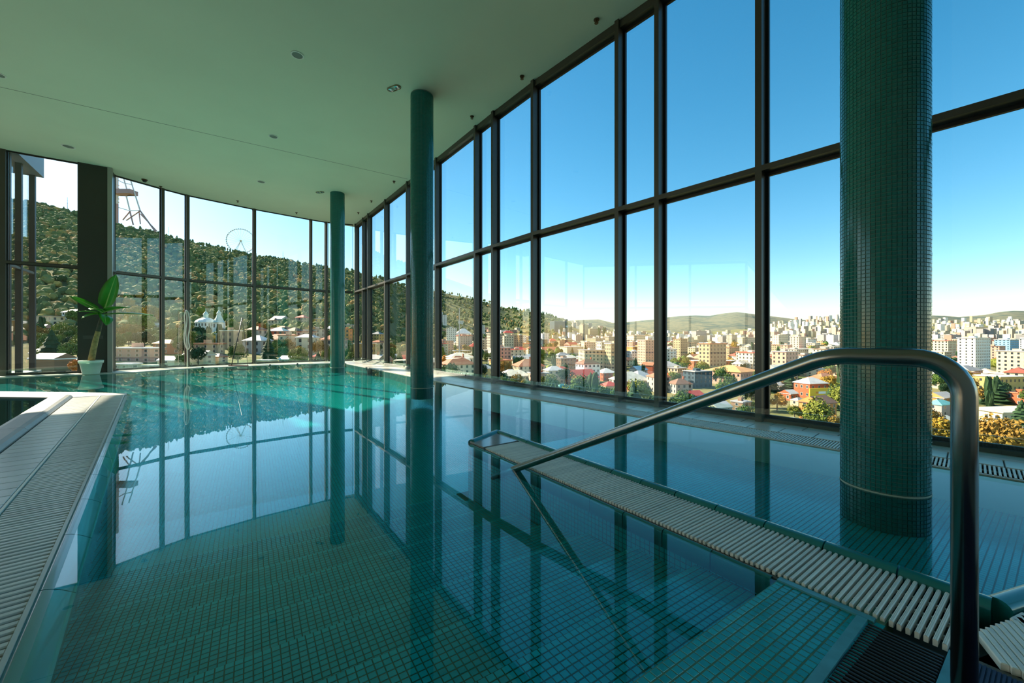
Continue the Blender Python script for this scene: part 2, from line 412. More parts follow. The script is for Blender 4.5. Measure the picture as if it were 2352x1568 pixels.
# ledge of beige tiles along the windows
floor = tag(empty('floor'), kind='structure')
led = [near_pt(TEND,4.83), near_pt(T2.dot(K_)-0.1,4.83), far_pt(sK1,4.07), far_pt(sK1-9.3,4.07)] 
MB().prism([(p.x,p.y) for p in (near_pt(TEND+2,4.83), near_pt(TEND+2,5.75), near_pt(T2.dot(outK),5.75), near_pt(T2.dot(K_)-0.45,4.83))], -1.3, 0.004).build('ledge_bed', M_joint, floor)
MB().prism([(p.x,p.y) for p in (far_pt(sK1+0.15,4.07), far_pt(T1.dot(outK),5.3), far_pt(sC-0.5,5.3), far_pt(sC-0.5+1.3,4.07))], -1.3, 0.003).build('ledge_bed', M_joint, floor)
MB().prism([(p.x,p.y) for p in fe] + [(p.x,p.y) for p in le] + [(p.x,p.y) for p in (LEND + LN*0.4, PIL+LN*0.4, FAR[6]+Vector((-0.5,0.2)), FAR[5]+Vector((-0.5,0.3)), FAR[4]+Vector((-0.45,0.4)), FAR[3]+Vector((-0.35,0.45)), FAR[2]+Vector((-0.3,0.45)), C_+Vector((-0.2,0.6)), C_+Vector((0.4,0.3)))], -1.3, 0.016).build('ledge_paving', M_deck, floor)
TW = 0.30
def slab_mesh(name, w, d, h, bev=0.003):
    m = MB(); x, y = w/2, d/2; b = bev
    m.v += [(-x,-y,0),(x,-y,0),(x,y,0),(-x,y,0),(-x,-y,h-b),(x,-y,h-b),(x,y,h-b),(-x,y,h-b),(-x+b,-y+b,h),(x-b,-y+b,h),(x-b,y-b,h),(-x+b,y-b,h)]
    for f in ((8,9,10,11),(0,1,5,4),(1,2,6,5),(2,3,7,6),(3,0,4,7),(4,5,9,8),(5,6,10,9),(6,7,11,10),(7,4,8,11)): m.f.append(f); m.mi.append(0)
    return m.mesh(name)
a2 = math.atan2(T2.y, T2.x); a1 = math.atan2(T1.y, T1.x)
me = slab_mesh('deck_tile', TW-0.008, 0.27-0.006, 0.012); me.materials.append(M_deck)
t = T2.dot(K_) - 0.05
k = 0
while t < TEND:
    for r in range(2):
        link('deck_tile', me, None, floor, near_pt(t + (0.15 if r else 0), 4.83+0.27*(r+0.5)+0.004, 0.004), a2)
    t += TW; k += 1
me = slab_mesh('deck_tile', TW-0.008, 0.295, 0.012); me.materials.append(M_deck)
s = sK1
while s > sC + 0.2:
    for r in range(3): link('deck_tile', me, None, floor, far_pt(s, 4.07+0.30*(r+0.5)+0.004, 0.003), a1)
    s -= TW
# low glass upstand in front of the windows
UP = 0.19
def upstand(p, q, n):
    t = (q-p); L = t.length; t /= L; k = max(1, round(L/1.8)); st = L/k
    for i in range(k):
        a = p + t*(st*i+0.006); b = p + t*(st*(i+1)-0.006)
        MB().obox(v3((a+b)/2, 0.016+(UP-0.016)/2), v3((b-a)/2,0), v3(n*0.005,0), Vector((0,0,(UP-0.016)/2))).build('glass_upstand', M_upglass, floor)
        MB().obox(v3(a, UP*0.62), v3(t*0.012,0), v3(n*0.014,0), Vector((0,0,0.014))).build('glass_clip', M_black, floor)
upK = corner2(K_-N2*0.06, T2, K_-N1*0.06, T1)
upstand(C_ - N1*0.06 + T1*0.3, upK, N1); upstand(upK, K_ - N2*0.06 + T2*9, N2)
for i in range(len(fpts)-1):
    n = fns[i]; upstand(fpts[i]-n*0.25, fpts[i+1]-n*0.25, n)
upstand(PIL - LN*0.22 + LD*0.7, PIL - LN*0.22 + LD*6.5, LN)
for px_, py_ in ((465,845.5),(620,839.5),(683,837)):
    p = gp(px_, py_, 0.016); MB().lathe([(0.035,0),(0.035,0.03),(0.02,0.05)], 10, p).build('drain_cap', M_black, floor)

# overflow gutter with slatted grating along the near windows
gut = tag(empty('overflow_gutter'), 'slatted overflow gutter running along the foot of the tall windows', 'pool gutter')
gk = T2.dot(K_) - 0.2
def prism_tm(t0, t1, m0, m1, z0, z1): return MB().obox(near_pt((t0+t1)/2,(m0+m1)/2,(z0+z1)/2), v3(T2*(t1-t0)/2,0), v3(N2*(m1-m0)/2,0), Vector((0,0,(z1-z0)/2)))
prism_tm(gk, TEND, 4.515, 4.83, -0.35, -0.11).build('trough', M_trough, gut)
prism_tm(gk-0.2, TEND, 4.50, 4.518, -0.35, 0.008).build('gutter_lip', M_deck, gut)
sm = slab_mesh('slat', 0.0125, 0.30, 0.022, 0.003); sm.materials.append(M_slat)
t = TEND - 0.02; q = 0; rest = MB()
while t > gk + 0.02:
    if q < 290: link('slat', sm, None, gut, near_pt(t, 4.673, -0.008), a2)
    else: rest.obox(near_pt(t, 4.673, 0.003), v3(T2*0.00625,0), v3(N2*0.15,0), Vector((0,0,0.011)))
    t -= 0.0232; q += 1
rest.build('slats', M_slat, gut, fix=False)['kind'] = 'stuff'
for m_ in (4.60, 4.745): prism_tm(gk, TEND, m_-0.004, m_+0.004, -0.02, -0.009).build('carrier_bar', M_slat, gut)

# ------------------------------------------------------------------ overflow channel between the two pools
ch = tag(empty('overflow_channel'), 'white slatted overflow channel between the main pool and the window-side pool', 'pool channel')
def prism_uv(pts, z0, z1): return MB().prism([(uv(u,v).x, uv(u,v).y) for u, v in pts], z0, z1)
prism_uv([(-0.3,1.87),(3.33,1.87),(3.50,2.27),(-0.3,2.27)], -0.9, -0.10).build('trough', M_trough, ch)
prism_uv([(0.70,1.85),(3.31,1.85),(3.31,1.868),(0.70,1.868)], -0.9, 0.004).build('channel_wall', M_trough, ch)
aV = math.atan2(V_.y, V_.x); aD = math.atan2(D_.y, D_.x)
sm = MB()
# one slat: ribbed top (three fine ridges), rounded ends
Wd, Ln, Ht = 0.0118, 0.385, 0.022
prof = [(-Wd/2,0),(-Wd/2,Ht-0.003),(-Wd/2+0.003,Ht)] + [(-0.0032,Ht),(-0.0024,Ht-0.0010),(-0.0016,Ht),(0.0016,Ht),(0.0024,Ht-0.0010),(0.0032,Ht)] + [(Wd/2-0.003,Ht),(Wd/2,Ht-0.003),(Wd/2,0)]
sm.rings([[Vector((x, y, z)) for x, z in prof] for y in (-Ln/2, Ln/2)])
slat_me = sm.mesh('slat'); slat_me.materials.append(M_slat)
bm = bmesh.new(); bm.from_mesh(slat_me); bmesh.ops.recalc_face_normals(bm, faces=bm.faces[:]); bm.to_mesh(slat_me); bm.free()
u = 0.235
while u < 3.05:
    o = link('slat', slat_me, None, ch, uv(u, 2.065, -0.002 + rnd.uniform(-0.001,0.001)), aD + rnd.uniform(-0.006, 0.006))
    u += 0.0215
for v in (1.965, 2.065, 2.165):
    p = prism_uv([(0.2,v-0.006),(3.05,v-0.006),(3.05,v+0.006),(0.2,v+0.006)], -0.016, -0.003).build('carrier_bar', M_slat, ch)
pl = prism_uv([(3.075,1.872),(3.315,1.872),(3.47,2.255),(3.075,2.255)], -0.005, 0.018).build('cover_plate', mat('wet_grey_plate', (0.36,0.34,0.31), rough=0.12, var=0.1, scale=3), ch)
def nosing_mesh(L, prof):
    m = MB(); rr = [[Vector((y, x, z)) for x, z in prof] for y in (-L/2, L/2)]; m.rings(rr, cap=False); m.poly(rr[0]); m.poly(rr[1])
    me = m.mesh('nosing', True); bm = bmesh.new(); bm.from_mesh(me); bmesh.ops.recalc_face_normals(bm, faces=bm.faces[:]); bm.to_mesh(me); bm.free()
    for p in me.polygons: p.use_smooth = len(p.vertices) == 4
    me.materials.append(M_nose); return me
half = [(-0.042,-0.07)] + [(-0.042*math.cos(a), 0.004+0.034*math.sin(a)) for a in [math.pi*k/10 for k in range(11)]] + [(0.042,-0.07)]
nm = nosing_mesh(0.248, half)
u = 0.295
while u < 3.45:
    link('nosing', nm, None, ch, uv(u, 2.303, 0.0), aD); u += 0.254
# end cap pieces of the peninsula
ea, eb = uv(3.50, 2.30), uv(3.30, 1.88); ed = (eb-ea); er = math.atan2(ed.y, ed.x); L = ed.length
nm2 = nosing_mesh(L/3-0.004, half)
for k in range(3): link('nosing', nm2, None, ch, ea + ed*((k+0.5)/3), er)
# submerged glazed band on the main-pool side
band = [(-0.016,-0.085),(-0.016,-0.01),(-0.010,0.001),(0.004,0.006),(0.010,0.006),(0.010,-0.085)]
nm3 = nosing_mesh(0.248, band); nm3.materials.clear(); nm3.materials.append(M_nose)
u = 0.85
while u < 3.28:
    link('nosing', nm3, None, ch, uv(u, 1.846, 0.0), aD+math.pi); u += 0.254
# kerb of the outer pool turning right at the near end, with its own grating
KD = Vector((0.957, 0.290)); KN = Vector((0.290, -0.957)); kc = Vector(uv(0.165, 2.303)[:2]); aK = math.atan2(KD.y, KD.x)
nm4 = nosing_mesh(0.30, half)
for k in range(8): link('nosing', nm4, None, ch, v3(kc + KD*(0.165 + 0.304*k), 0.0), aK)
def gq(a_, b_, z=0.0): return v3(kc + KD*a_ + KN*b_, z)
MB().prism([(p.x,p.y) for p in (gq(-0.30,0.045), gq(-0.30,0.75), gq(2.6,0.75), gq(2.6,0.045))], -0.9, -0.10).build('trough', M_trough, ch)
MB().prism([(p.x,p.y) for p in (gq(-0.05,0.06), gq(0.03,0.055), gq(0.16,0.36), gq(0.10,0.42), gq(-0.02,0.33))], -0.004, 0.019).build('mitre_plate', M_slat, ch)
SD = Vector((0.506, 0.863)); aS = math.atan2(SD.y, SD.x) - math.pi/2
for k in range(74):
    c0 = kc + KD*(-0.33 + 0.0285*k) + KN*0.065
    if D_.dot(c0) > 0.19: continue
    ln = min(0.40, (V_.dot(c0) - 1.905)/0.913)
    if ln < 0.05: continue
    sm2 = slab_mesh('slat', 0.018, ln, 0.022, 0.003); link('slat', sm2, M_slat, ch, v3(c0 - SD*(ln/2), -0.003), aS)
MB().prism([(p.x,p.y) for p in (gq(-0.06,0.40), gq(2.0,0.40), gq(2.0,0.44), gq(-0.06,0.44))], -0.01, 0.020).build('edge_bar', M_slat, ch)
# the side wall of the channel under water, tiled
# ------------------------------------------------------------------ pool basin
pool = tag(empty('pool_basin'), kind='structure')
M_far = mosaic_mat('pool_mosaic_field', (0.014, 0.42, 0.40), (0.06, 0.13, 0.06), 0.03, 0.004)
M_side = mosaic_mat('pool_wall_mosaic', (0.012, 0.38, 0.40), (0.04, 0.10, 0.10), 0.03, 0.004)
def upright(name, p, q, z0, z1, m, parent):
    t = q-p; L = t.length
    me = MB(); me.quad((0,z0,0),(L,z0,0),(L,z1,0),(0,z1,0)); o = me.build(name, m, parent, fix=False)
    o.matrix_basis = Matrix.Translation(v3(p,0)) @ Matrix(((t.x/L,0,t.y/L,0),(t.y/L,0,-t.x/L,0),(0,1,0,0),(0,0,0,1))); return o
upright('side_wall', Vector(uv(0.45,1.849)[:2]), Vector(uv(3.31,1.849)[:2]), -0.9, -0.02, M_side, pool)
upright('side_wall', Vector(uv(-0.3,2.346)[:2]), Vector(uv(3.53,2.346)[:2]), -0.9, -0.02, M_side, pool)
upright('side_wall', Vector(uv(3.311,1.87)[:2]), Vector(uv(3.531,2.33)[:2]), -0.9, -0.02, M_side, pool)
# stairs: treads run across, stepping down away from the viewer
EH = (V_ - D_*0.04).normalized(); CH = Vector((-EH.y, EH.x)); aE = math.atan2(EH.y, EH.x)
NST = 8; TR = 0.36
cs = [0.774 + TR*k for k in range(NST+1)]
zs = [0.006] + [-0.033-0.066*k for k in range(1, NST+1)]
stairs = empty('stairs', (0,0,0), aE, pool)
XL, XR = -2.2, 1.93
for k in range(NST+1):
    c0 = 0.45 if k == 0 else cs[k-1]; c1 = cs[k]
    MB().box(XL, XR, c0, c1, -1.2, zs[k]-0.0025).build('step', M_grout if k else mat('pale_green_grout', (0.13, 0.27, 0.17), rough=0.8), stairs)
frus = MB(); b0, b1, hh = 0.0132, 0.0125, 0.0014; by0, by1 = 0.0124, 0.0116
frus.v += [(-b0,-by0,0),(b0,-by0,0),(b0,by0,0),(-b0,by0,0),(-b1,-by1,hh),(b1,-by1,hh),(b1,by1,hh),(-b1,by1,hh)]
frus.f += [(4,5,6,7),(0,1,5,4),(1,2,6,5),(2,3,7,6),(3,0,4,7)]; frus.mi += [0]*5
tile_me = frus.mesh('mosaic_tile'); tile_me.materials.append(M_tile)
P = 0.03
cand = []
def seen(p):
    if p.y < 0.3: return False
    x = 1176 + F_PX*p.x/p.y; y = HOR + F_PX*(EYE-p.z)/p.y
    return -10 < x < 2362 and y < 1578
for k in range(NST+1):
    c0 = 0.45 if k == 0 else cs[k-1]; c1 = cs[k]
    rows = int(round((c1-c0)/P))
    for r in range(rows):
        c = c1 - (r+0.5)*P
        x = XR - 0.02
        while x > XL:
            p = EH*x + CH*c
            wv = W_.dot(p)
            if wv > -0.33 and V_.dot(p) < 1.85:
                cand.append((p.y, x, c, zs[k]-0.0025))
            x -= P
vis = sorted([t for t in cand if seen(v3(EH*t[1]+CH*t[2], t[3]))])
big = set(vis[:300])
for t in vis[:300]: link('mosaic_tile', tile_me, None, stairs, (t[1], t[2], t[3]))
def tile_field(name, pts, m, parent, jit=0.0):
    M = MB()
    for x, y, z in pts:
        i = len(M.v)
        M.v += [(x-b0,y-by0,z),(x+b0,y-by0,z),(x+b0,y+by0,z),(x-b0,y+by0,z),(x-b1,y-by1,z+hh),(x+b1,y-by1,z+hh),(x+b1,y+by1,z+hh),(x-b1,y+by1,z+hh)]
        M.f += [(i+4,i+5,i+6,i+7),(i,i+1,i+5,i+4),(i+1,i+2,i+6,i+5),(i+2,i+3,i+7,i+6),(i+3,i,i+4,i+7)]; M.mi += [0]*5
    o = M.build(name, m, parent, fix=False); o['kind'] = 'stuff'; return o
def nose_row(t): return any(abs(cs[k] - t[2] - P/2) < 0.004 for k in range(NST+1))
tile_field('mosaic_tiling', [(t[1],t[2],t[3]) for t in cand if t not in big and not nose_row(t)], M_tile, stairs)
tile_field('lit_nose_tiling', [(t[1],t[2],t[3]) for t in cand if t not in big and nose_row(t)], mat('teal_nose_tile_painted_lit', (0.014, 0.45, 0.47), rough=0.2, var=0.1, scale=9), stairs)  # step edge rows: paler mosaic copy, painting in the light the edges catch
# nose tiles hang over each riser: one small proud row of tiles on the riser top
rz = MB()
for k in range(NST):
    x = XR - 0.02
    while x > XL:
        p = EH*x + CH*cs[k]
        if W_.dot(p) > -0.33 and V_.dot(p) < 1.85:
            for q in range(2):
                z = zs[k]-0.018-0.03*q
                rz.obox((x, cs[k]+0.001, z), Vector((b1,0,0)), Vector((0,0.002,0)), Vector((0,0,b1)))
        x -= P
o = rz.build('riser_tiling', M_tile, stairs, fix=False); o['kind'] = 'stuff'
# main floor rising gently beyond the stairs
flr = empty('basin_floor', (0,0,0), aE, pool)
prof = [(cs[-1]-0.02, zs[-1]-0.005), (4.5,-0.555), (6.0,-0.47), (7.5,-0.37), (9.0,-0.29), (11.0,-0.21), (13.0,-0.165), (15.0,-0.14), (24.0,-0.12)]
def zfloor(c):
    for (c0,z0),(c1,z1) in zip(prof, prof[1:]):
        if c <= c1: return z0 + (z1-z0)*(c-c0)/(c1-c0)
    return prof[-1][1]
room = [R_+N2*0.1, outK] + [p for p in FAR] + [PIL, LEND, Vector((-18.9,-3.9)), Vector((R_.x,-3.9))]
def inside(p, poly):
    r = False; j = len(poly)-1
    for i in range(len(poly)):
        a_, b_ = poly[i], poly[j]
        if (a_.y > p.y) != (b_.y > p.y) and p.x < (b_.x-a_.x)*(p.y-a_.y)/(b_.y-a_.y) + a_.x: r = not r
        j = i
    return r
fm = MB(); G_ = 0.4; c = cs[-1]-0.02
while c < 24:
    x = -16.0
    while x < 9:
        pc = EH*(x+G_/2) + CH*(c+G_/2)
        if inside(pc, room) and not (W_.dot(pc) < -0.62 and pc.y + 0.09*pc.x < 6.4):
            fm.quad((x,c,zfloor(c)),(x+G_,c,zfloor(c)),(x+G_,c+G_,zfloor(c+G_)),(x,c+G_,zfloor(c+G_)))
        x += G_
    c += G_
fm.build('mosaic_floor', M_far, flr, fix=False)
MB().quad((-9,-3,-1.15),(1.9,-3,-1.15),(1.9,cs[-1],-1.15),(-9,cs[-1],-1.15)).build('lower_floor', M_far, flr, fix=False)
# outer shallow pool
OZ = -0.24
op = empty('outer_pool', (0,0,0), aV, pool)
def inv(p): return (V_.dot(p), D_.dot(p))
q1 = inv(Vector(near_pt(0,4.51)[:2])); e1 = (V_.dot(T2), D_.dot(T2))
def xr(y): k_ = (y-q1[1])/e1[1]; return q1[0] + e1[0]*k_
MB().prism([(2.33,-1.0),(xr(-1.0),-1.0),(xr(3.6),3.6),(2.33,3.6)], -0.9, OZ-0.0025).build('basin_bed', M_grout, op)
pts = []
x = 2.36
while x < 5.3:
    y = 0.0
    while y < 3.6:
        if N2.dot(V_*x + D_*y) < 4.5: pts.append((x, y, OZ-0.0025))
        y += P
    x += P
tile_field('mosaic_tiling', pts, M_tile, op)

# landing border, drain grate and mat at the near right
ent = tag(empty('entry_step'), kind='structure')
def uvbox(name, u0, u1, v0, v1, z0, z1, m, parent): 
    o = prism_uv([(u0,v0),(u1,v0),(u1,v1),(u0,v1)], z0, z1); o = o.build(name, m, parent); return o
uvbox('edge_trim', 0.40, 0.70, 1.832, 1.862, -0.1, 0.012, M_trim, ent)
uvbox('edge_trim', 0.415, 0.445, -0.8, 1.830, -0.1, 0.012, M_trim, ent)
uvbox('edge_trim', 0.185, 0.225, -0.8, 1.86, -0.1, 0.014, M_trim, ent)
uvbox('drain_bed', 0.225, 0.415, -0.8, 1.83, -0.3, -0.06, M_trough, ent)
gr = tag(empty('drain_grate'), 'black barred drain grate beside the tiled landing', 'drain grate')
bar = slab_mesh('bar', 0.182, 0.010, 0.03, 0.002); bar.materials.append(M_mat)
v = 1.815
while v > 0.95:
    link('bar', bar, None, gr, uv(0.32, v, -0.022), aD); v -= 0.018
uvbox('side_strip', 0.408, 0.4145, 0.95, 1.82, -0.03, 0.004, M_mat, gr)
uvbox('deck_bed', -1.2, 0.185, -0.8, 1.90, -0.5, -0.002, M_joint, ent)
uvbox('deck_bed', -1.5, -0.22, 1.90, 4.6, -0.5, 0.006, M_deckL, ent)
nv = tag(empty('ribbed_mat'), 'dark navy ribbed mat under the handrail post', 'mat')
uvbox('mat_base', -0.5, 0.182, 0.6, 1.87, -0.002, 0.004, M_navy, nv)
rb = MB(); q = 0.18
while q > -0.5:
    rb.obox(uv(q, 1.235, 0.006), v3(D_*0.003,0), v3(V_*0.63,0), Vector((0,0,0.003))); q -= 0.0095
rb.build('rib', M_navy, nv, fix=False)['kind'] = 'stuff'

# ------------------------------------------------------------------ left deck
ld = tag(empty('floor_left'), kind='structure')
def prism_sw(pts, z0, z1): return MB().prism([(sw(s,w).x, sw(s,w).y) for s, w in pts], z0, z1)
prism_sw([(-2.5,-0.33),(-2.5,-1.22),(9.9,-1.22),(9.8,-0.33)], -1.2, -0.04).build('deck_bed', M_trough, ld)
prism_sw([(-2.5,-0.635),(-2.5,-1.22),(9.9,-1.22),(9.75,-0.635)], -0.05, 0.006).build('deck_bed', M_joint, ld)
MB().prism([(p.x,p.y) for p in (end_edge[0], end_edge[1], end_edge[2], Vector((-16.5,7.45)), Vector((-9.2,6.72)), Vector((-7.55,6.55)), Vector((-6.75,6.98)))], -1.2, 0.012).build('end_paving', mat('pale_deck_margin', (0.60,0.61,0.60), rough=0.3, var=0.05, scale=3), ld)
sl = slab_mesh('slat', 0.030, 0.28, 0.02, 0.004); sl.materials.append(M_slatL)
aEL = math.atan2(E_.y, E_.x); s = -0.9; k = 0
while s < 9.72:
    link('slat', sl, None, ld, sw(s, -0.475, -0.006 + rnd.uniform(-0.0012,0.0012)), aEL + rnd.uniform(-0.004,0.004)); s += 0.044; k += 1
prism_sw([(-2,-0.635),(-2,-0.622),(9.75,-0.622),(9.75,-0.635)], -0.05, 0.017).build('joint_strip', M_white, ld)
prism_sw([(-2,-0.336),(-2,-0.322),(9.86,-0.322),(9.86,-0.336)], -0.05, 0.016).build('edge_strip', mat('pale_edge_strip',(0.5,0.54,0.52),rough=0.3), ld)
tl = slab_mesh('deck_tile', 0.174, 0.30, 0.011, 0.003); tl.materials.append(M_deckL)
s = -1.9
while s < 9.7:
    link('deck_tile', tl, None, ld, sw(s, -0.79, 0.006), aEL); s += 0.18
# rounded coping stones of the sunken basin
cop = [(-0.135,-0.45),(-0.135,0.03),(-0.11,0.055),(-0.07,0.065),(0.07,0.06),(0.11,0.05),(0.133,0.02),(0.133,-0.02)]
L = 1.10
cm = MB(); cm.rings([[Vector((y, x, z)) for x, z in cop] for y in (-L/2+0.004, L/2-0.004)]); cme = cm.mesh('coping_stone'); cme.materials.append(M_stone)
bm = bmesh.new(); bm.from_mesh(cme); bmesh.ops.recalc_face_normals(bm, faces=bm.faces[:]); bm.to_mesh(cme); bm.free()
s = 0.5
while s < 9.6:
    link('coping_stone', cme, None, ld, sw(s, -1.085, 0.0), aEL); s += L
prism_sw([(-3,-1.0),(-3,-7.0),(12.0,-7.0),(10.0,-1.0)], -0.75, -0.60).build('basin_bottom', M_basin, ld)
p0, p1 = sw(-2,-1.215), sw(9.9,-1.215)
MB().obox((p0+p1)/2 + Vector((0,0,-0.3)), (p1-p0)/2, v3(W_*0.004,0), Vector((0,0,0.32))).build('basin_wall', M_basin, ld)
pf0, pf1 = Vector((-7.4,6.52,0)), Vector((-16.5,7.40,0))
dd = (pf1-pf0); nn = Vector((dd.y,-dd.x,0)).normalized()
MB().obox((pf0+pf1)/2 + nn*-0.02 + Vector((0,0,-0.3)), dd/2, nn*0.02, Vector((0,0,0.33))).build('basin_wall', M_basin, ld)
# teal nosing on the pool side
nl = [(-0.05,-0.07),(-0.05,-0.045)] + [(-0.05+0.10*k/8, 0.010-0.050*(1-math.sin(math.pi/2*k/8))) for k in range(9)] + [(0.05,-0.07)]
nm5 = nosing_mesh(0.594, nl)
s = -0.9
while s < 9.7:
    link('nosing', nm5, None, ld, sw(s, -0.272, 0.0), aEL); s += 0.60
ed = end_edge[1]-end_edge[0]; er = math.atan2(ed.y, ed.x)
for k in range(14):
    p = end_edge[0] + ed.normalized()*(0.3+0.6*k); link('nosing', nm5, None, ld, v3(p + Vector((0,0.02)),0.004), er)
upright('side_wall', Vector(sw(-1.5,-0.298)[:2]), Vector(sw(9.95,-0.298)[:2]), -1.2, -0.03, M_side, ld)
upright('side_wall', end_edge[0]+Vector((0,0.004)), end_edge[2]+Vector((0,0.004)), -1.2, -0.03, M_side, ld)
# ------------------------------------------------------------------ tiled columns
CR = 0.2285; NT = 57; CP = 2*math.pi*CR/NT
def column(x, y, label, singles, zbot):
    root = tag(empty('tiled_column', (x, y, 0)), label, 'column', 'tiled columns standing in the pool')
    MB().lathe([(CR-0.004, zbot), (CR-0.004, CEIL)], 64).build('shaft', M_cgrout, root, smooth=False)
    rows = int((CEIL - zbot)/CP)
    w, h, d = CP*0.445, CP*0.445, 0.0035
    view = math.atan2(-y, -x)
    lst = []
    for r in range(rows):
        z = zbot + (r+0.5)*CP
        for k in range(NT):
            a = 2*math.pi*(k+0.5*0)/NT
            da = (a - view + math.pi) % (2*math.pi) - math.pi
            lst.append((abs(da)*0.9 + abs(z-1.0)*1.1, a, z))
    lst.sort()
    if singles:
        m = MB(); wi = w*0.9
        m.v += [(0,-w,-h),(0,w,-h),(0,w,h),(0,-w,h),(d,-wi,-h*0.9),(d,wi,-h*0.9),(d,wi,h*0.9),(d,-wi,h*0.9)]
        m.f += [(4,5,6,7),(0,1,5,4),(1,2,6,5),(2,3,7,6),(3,0,4,7)]; m.mi += [0]*5
        me = m.mesh('mosaic_tile'); me.materials.append(M_ctile)
        for _, a, z in lst[:singles]:
            link('mosaic_tile', me, None, root, ((CR-0.004)*math.cos(a), (CR-0.004)*math.sin(a), z), a)
    m = MB()
    for _, a, z in lst[singles:]:
        ca, sa = math.cos(a), math.sin(a); i = len(m.v); r0 = CR-0.005; r1 = CR
        jj = rnd.uniform(-0.0006, 0.0006)
        for rr, s in ((r0, 1.0), (r1+jj, 0.9)):
            for yy, zz in ((-w,-h),(w,-h),(w,h),(-w,h)):
                m.v.append((rr*ca - yy*s*sa, rr*sa + yy*s*ca, z + zz*s))
        m.f += [(i+4,i+5,i+6,i+7),(i,i+1,i+5,i+4),(i+1,i+2,i+6,i+5),(i+2,i+3,i+7,i+6),(i+3,i,i+4,i+7)]; m.mi += [0]*5
    m.build('mosaic_tiling', M_ctile, root, fix=False)['kind'] = 'stuff'
    MB().lathe([(CR+0.0005,-0.004),(CR+0.002,0.0),(CR+0.002,0.006),(CR+0.0005,0.008)], 64, cap=False).build('waterline_ring', mat('pale_lime_scale', (0.45,0.50,0.40), rough=0.7), root)
    return root
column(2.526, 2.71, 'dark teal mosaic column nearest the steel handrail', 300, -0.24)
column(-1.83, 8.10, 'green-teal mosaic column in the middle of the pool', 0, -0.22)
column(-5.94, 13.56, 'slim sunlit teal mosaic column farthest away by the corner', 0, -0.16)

# ------------------------------------------------------------------ handrail
HR = 0.0255
zt = 0.945
B0 = uv(0.166, 1.600, 0.012)
pts = [B0]
R = 0.10; top = uv(0.166, 1.600, zt); nxt = uv(0.445, 1.560, zt)
hd = (nxt - top).normalized()
pts.append(Vector((B0.x, B0.y, zt - R)) )
base = Vector((B0.x, B0.y, 0))
for k in range(1, 9):
    a = math.pi/2*k/8
    pts.append(base + Vector((0,0,zt-R)) + hd*(R*(1-math.cos(a))) + Vector((0,0,R*math.sin(a))))
E_pt = uv(2.465, 1.785, 0.0)
dn = (E_pt - nxt).normalized()
# soft knee
for k in range(7):
    f = (k+1)/8.0
    p0 = nxt - hd*0.06; p2 = nxt + dn*0.06
    pts.append(p0*(1-f)**2 + nxt*2*f*(1-f) + p2*f**2)
pts.append(E_pt); pts.append(E_pt + dn*0.42)
rail = MB().tube(pts, HR, 24).build('handrail', M_steel, smooth=True)
tag(rail, 'brushed steel tube handrail sloping down into the water', 'handrail')

# ------------------------------------------------------------------ ceiling fittings
def speaker(px_, py_, r, label):
    p = gp(px_, py_, CEIL)
    root = tag(empty('ceiling_speaker', p), label, 'speaker', 'round flush speakers in the ceiling')
    MB().lathe([(r, -0.001), (r, -0.010), (r*0.80, -0.012), (r*0.80, -0.002)], 28, cap=False).build('rim', M_white, root)
    MB().lathe([(r*0.80, -0.004), (r*0.5, -0.008), (0.002, -0.009)], 28).build('grille', M_speaker, root)
speaker(683, 126, 0.105, 'round ceiling speaker with white rim nearest the camera')
speaker(628, 313, 0.105, 'round ceiling speaker just this side of the ceiling seam')
speaker(157, 336, 0.13, 'round ceiling speaker above the left window edge')
speaker(600, 417, 0.12, 'small round ceiling speaker above the far glazing')
speaker(-4, 171, 0.10, 'round ceiling speaker at the left edge of the ceiling')
def oval(px_, py_, rot, label):
    p = gp(px_, py_, CEIL)
    root = tag(empty('ceiling_lamp', p, rot), label, 'ceiling lamp', 'oval twin ceiling lamps')
    prof = []
    for z, g in ((-0.001, 1.0), (-0.014, 0.97), (-0.016, 0.86), (-0.004, 0.80)):
        ring = []
        for k in range(28):
            a = 2*math.pi*k/28; cx = 0.085 if math.cos(a) >= 0 else -0.085
            ring.append(Vector((cx + 0.075*g*math.cos(a), 0.075*g*math.sin(a), z)))
        prof.append(ring)
    MB().rings(prof, cap=False).build('frame', mat('bronze_lamp_frame', (0.30,0.22,0.12), rough=0.4, metal=0.3), root)
    for s in (-1, 1):
        b = MB().lathe([(0.055,-0.002),(0.052,-0.022),(0.036,-0.026),(0.030,-0.014),(0.002,-0.012)], 20, (0.082*s,0,0)).build('lamp_head', M_lens, root)
oval(905, 202, math.radians(-28), 'oval twin lamp in the ceiling beside the middle column')
oval(735, 441, math.radians(-20), 'oval twin lamp in the ceiling beside the far column')
spk = [(1370,47,'sprinkler head in the ceiling nearest the top edge of the photo'), (1199,177,'sprinkler head by the window just right of the middle column'),
       (1084,269,'sprinkler head close behind the middle column'), (905,418,'sprinkler head near the ceiling seam end by the windows'),
       (853,463,'sprinkler head above the far right-hand windows'), (823,490,'sprinkler head closest to the far corner'),
       (369,430,'sprinkler head above the first thin post of the far glazing'), (546,463,'sprinkler head above the middle of the far glazing'),
       (681,490,'sprinkler head left of the far column top')]
for x, y, lab in spk:
    p = gp(x, y-2, CEIL); root = tag(empty('sprinkler_head', p), lab, 'sprinkler', 'ceiling sprinklers')
    MB().lathe([(0.045,-0.0005),(0.042,-0.012),(0.02,-0.016)], 16).build('escutcheon', M_brass, root)
    MB().lathe([(0.014,-0.012),(0.014,-0.045),(0.032,-0.052),(0.032,-0.056),(0.004,-0.058)], 12).build('deflector', M_brass, root)
p = gp(332, 412, CEIL); root = tag(empty('dome_camera', p), 'small dark dome camera on the ceiling near the pillar', 'camera')
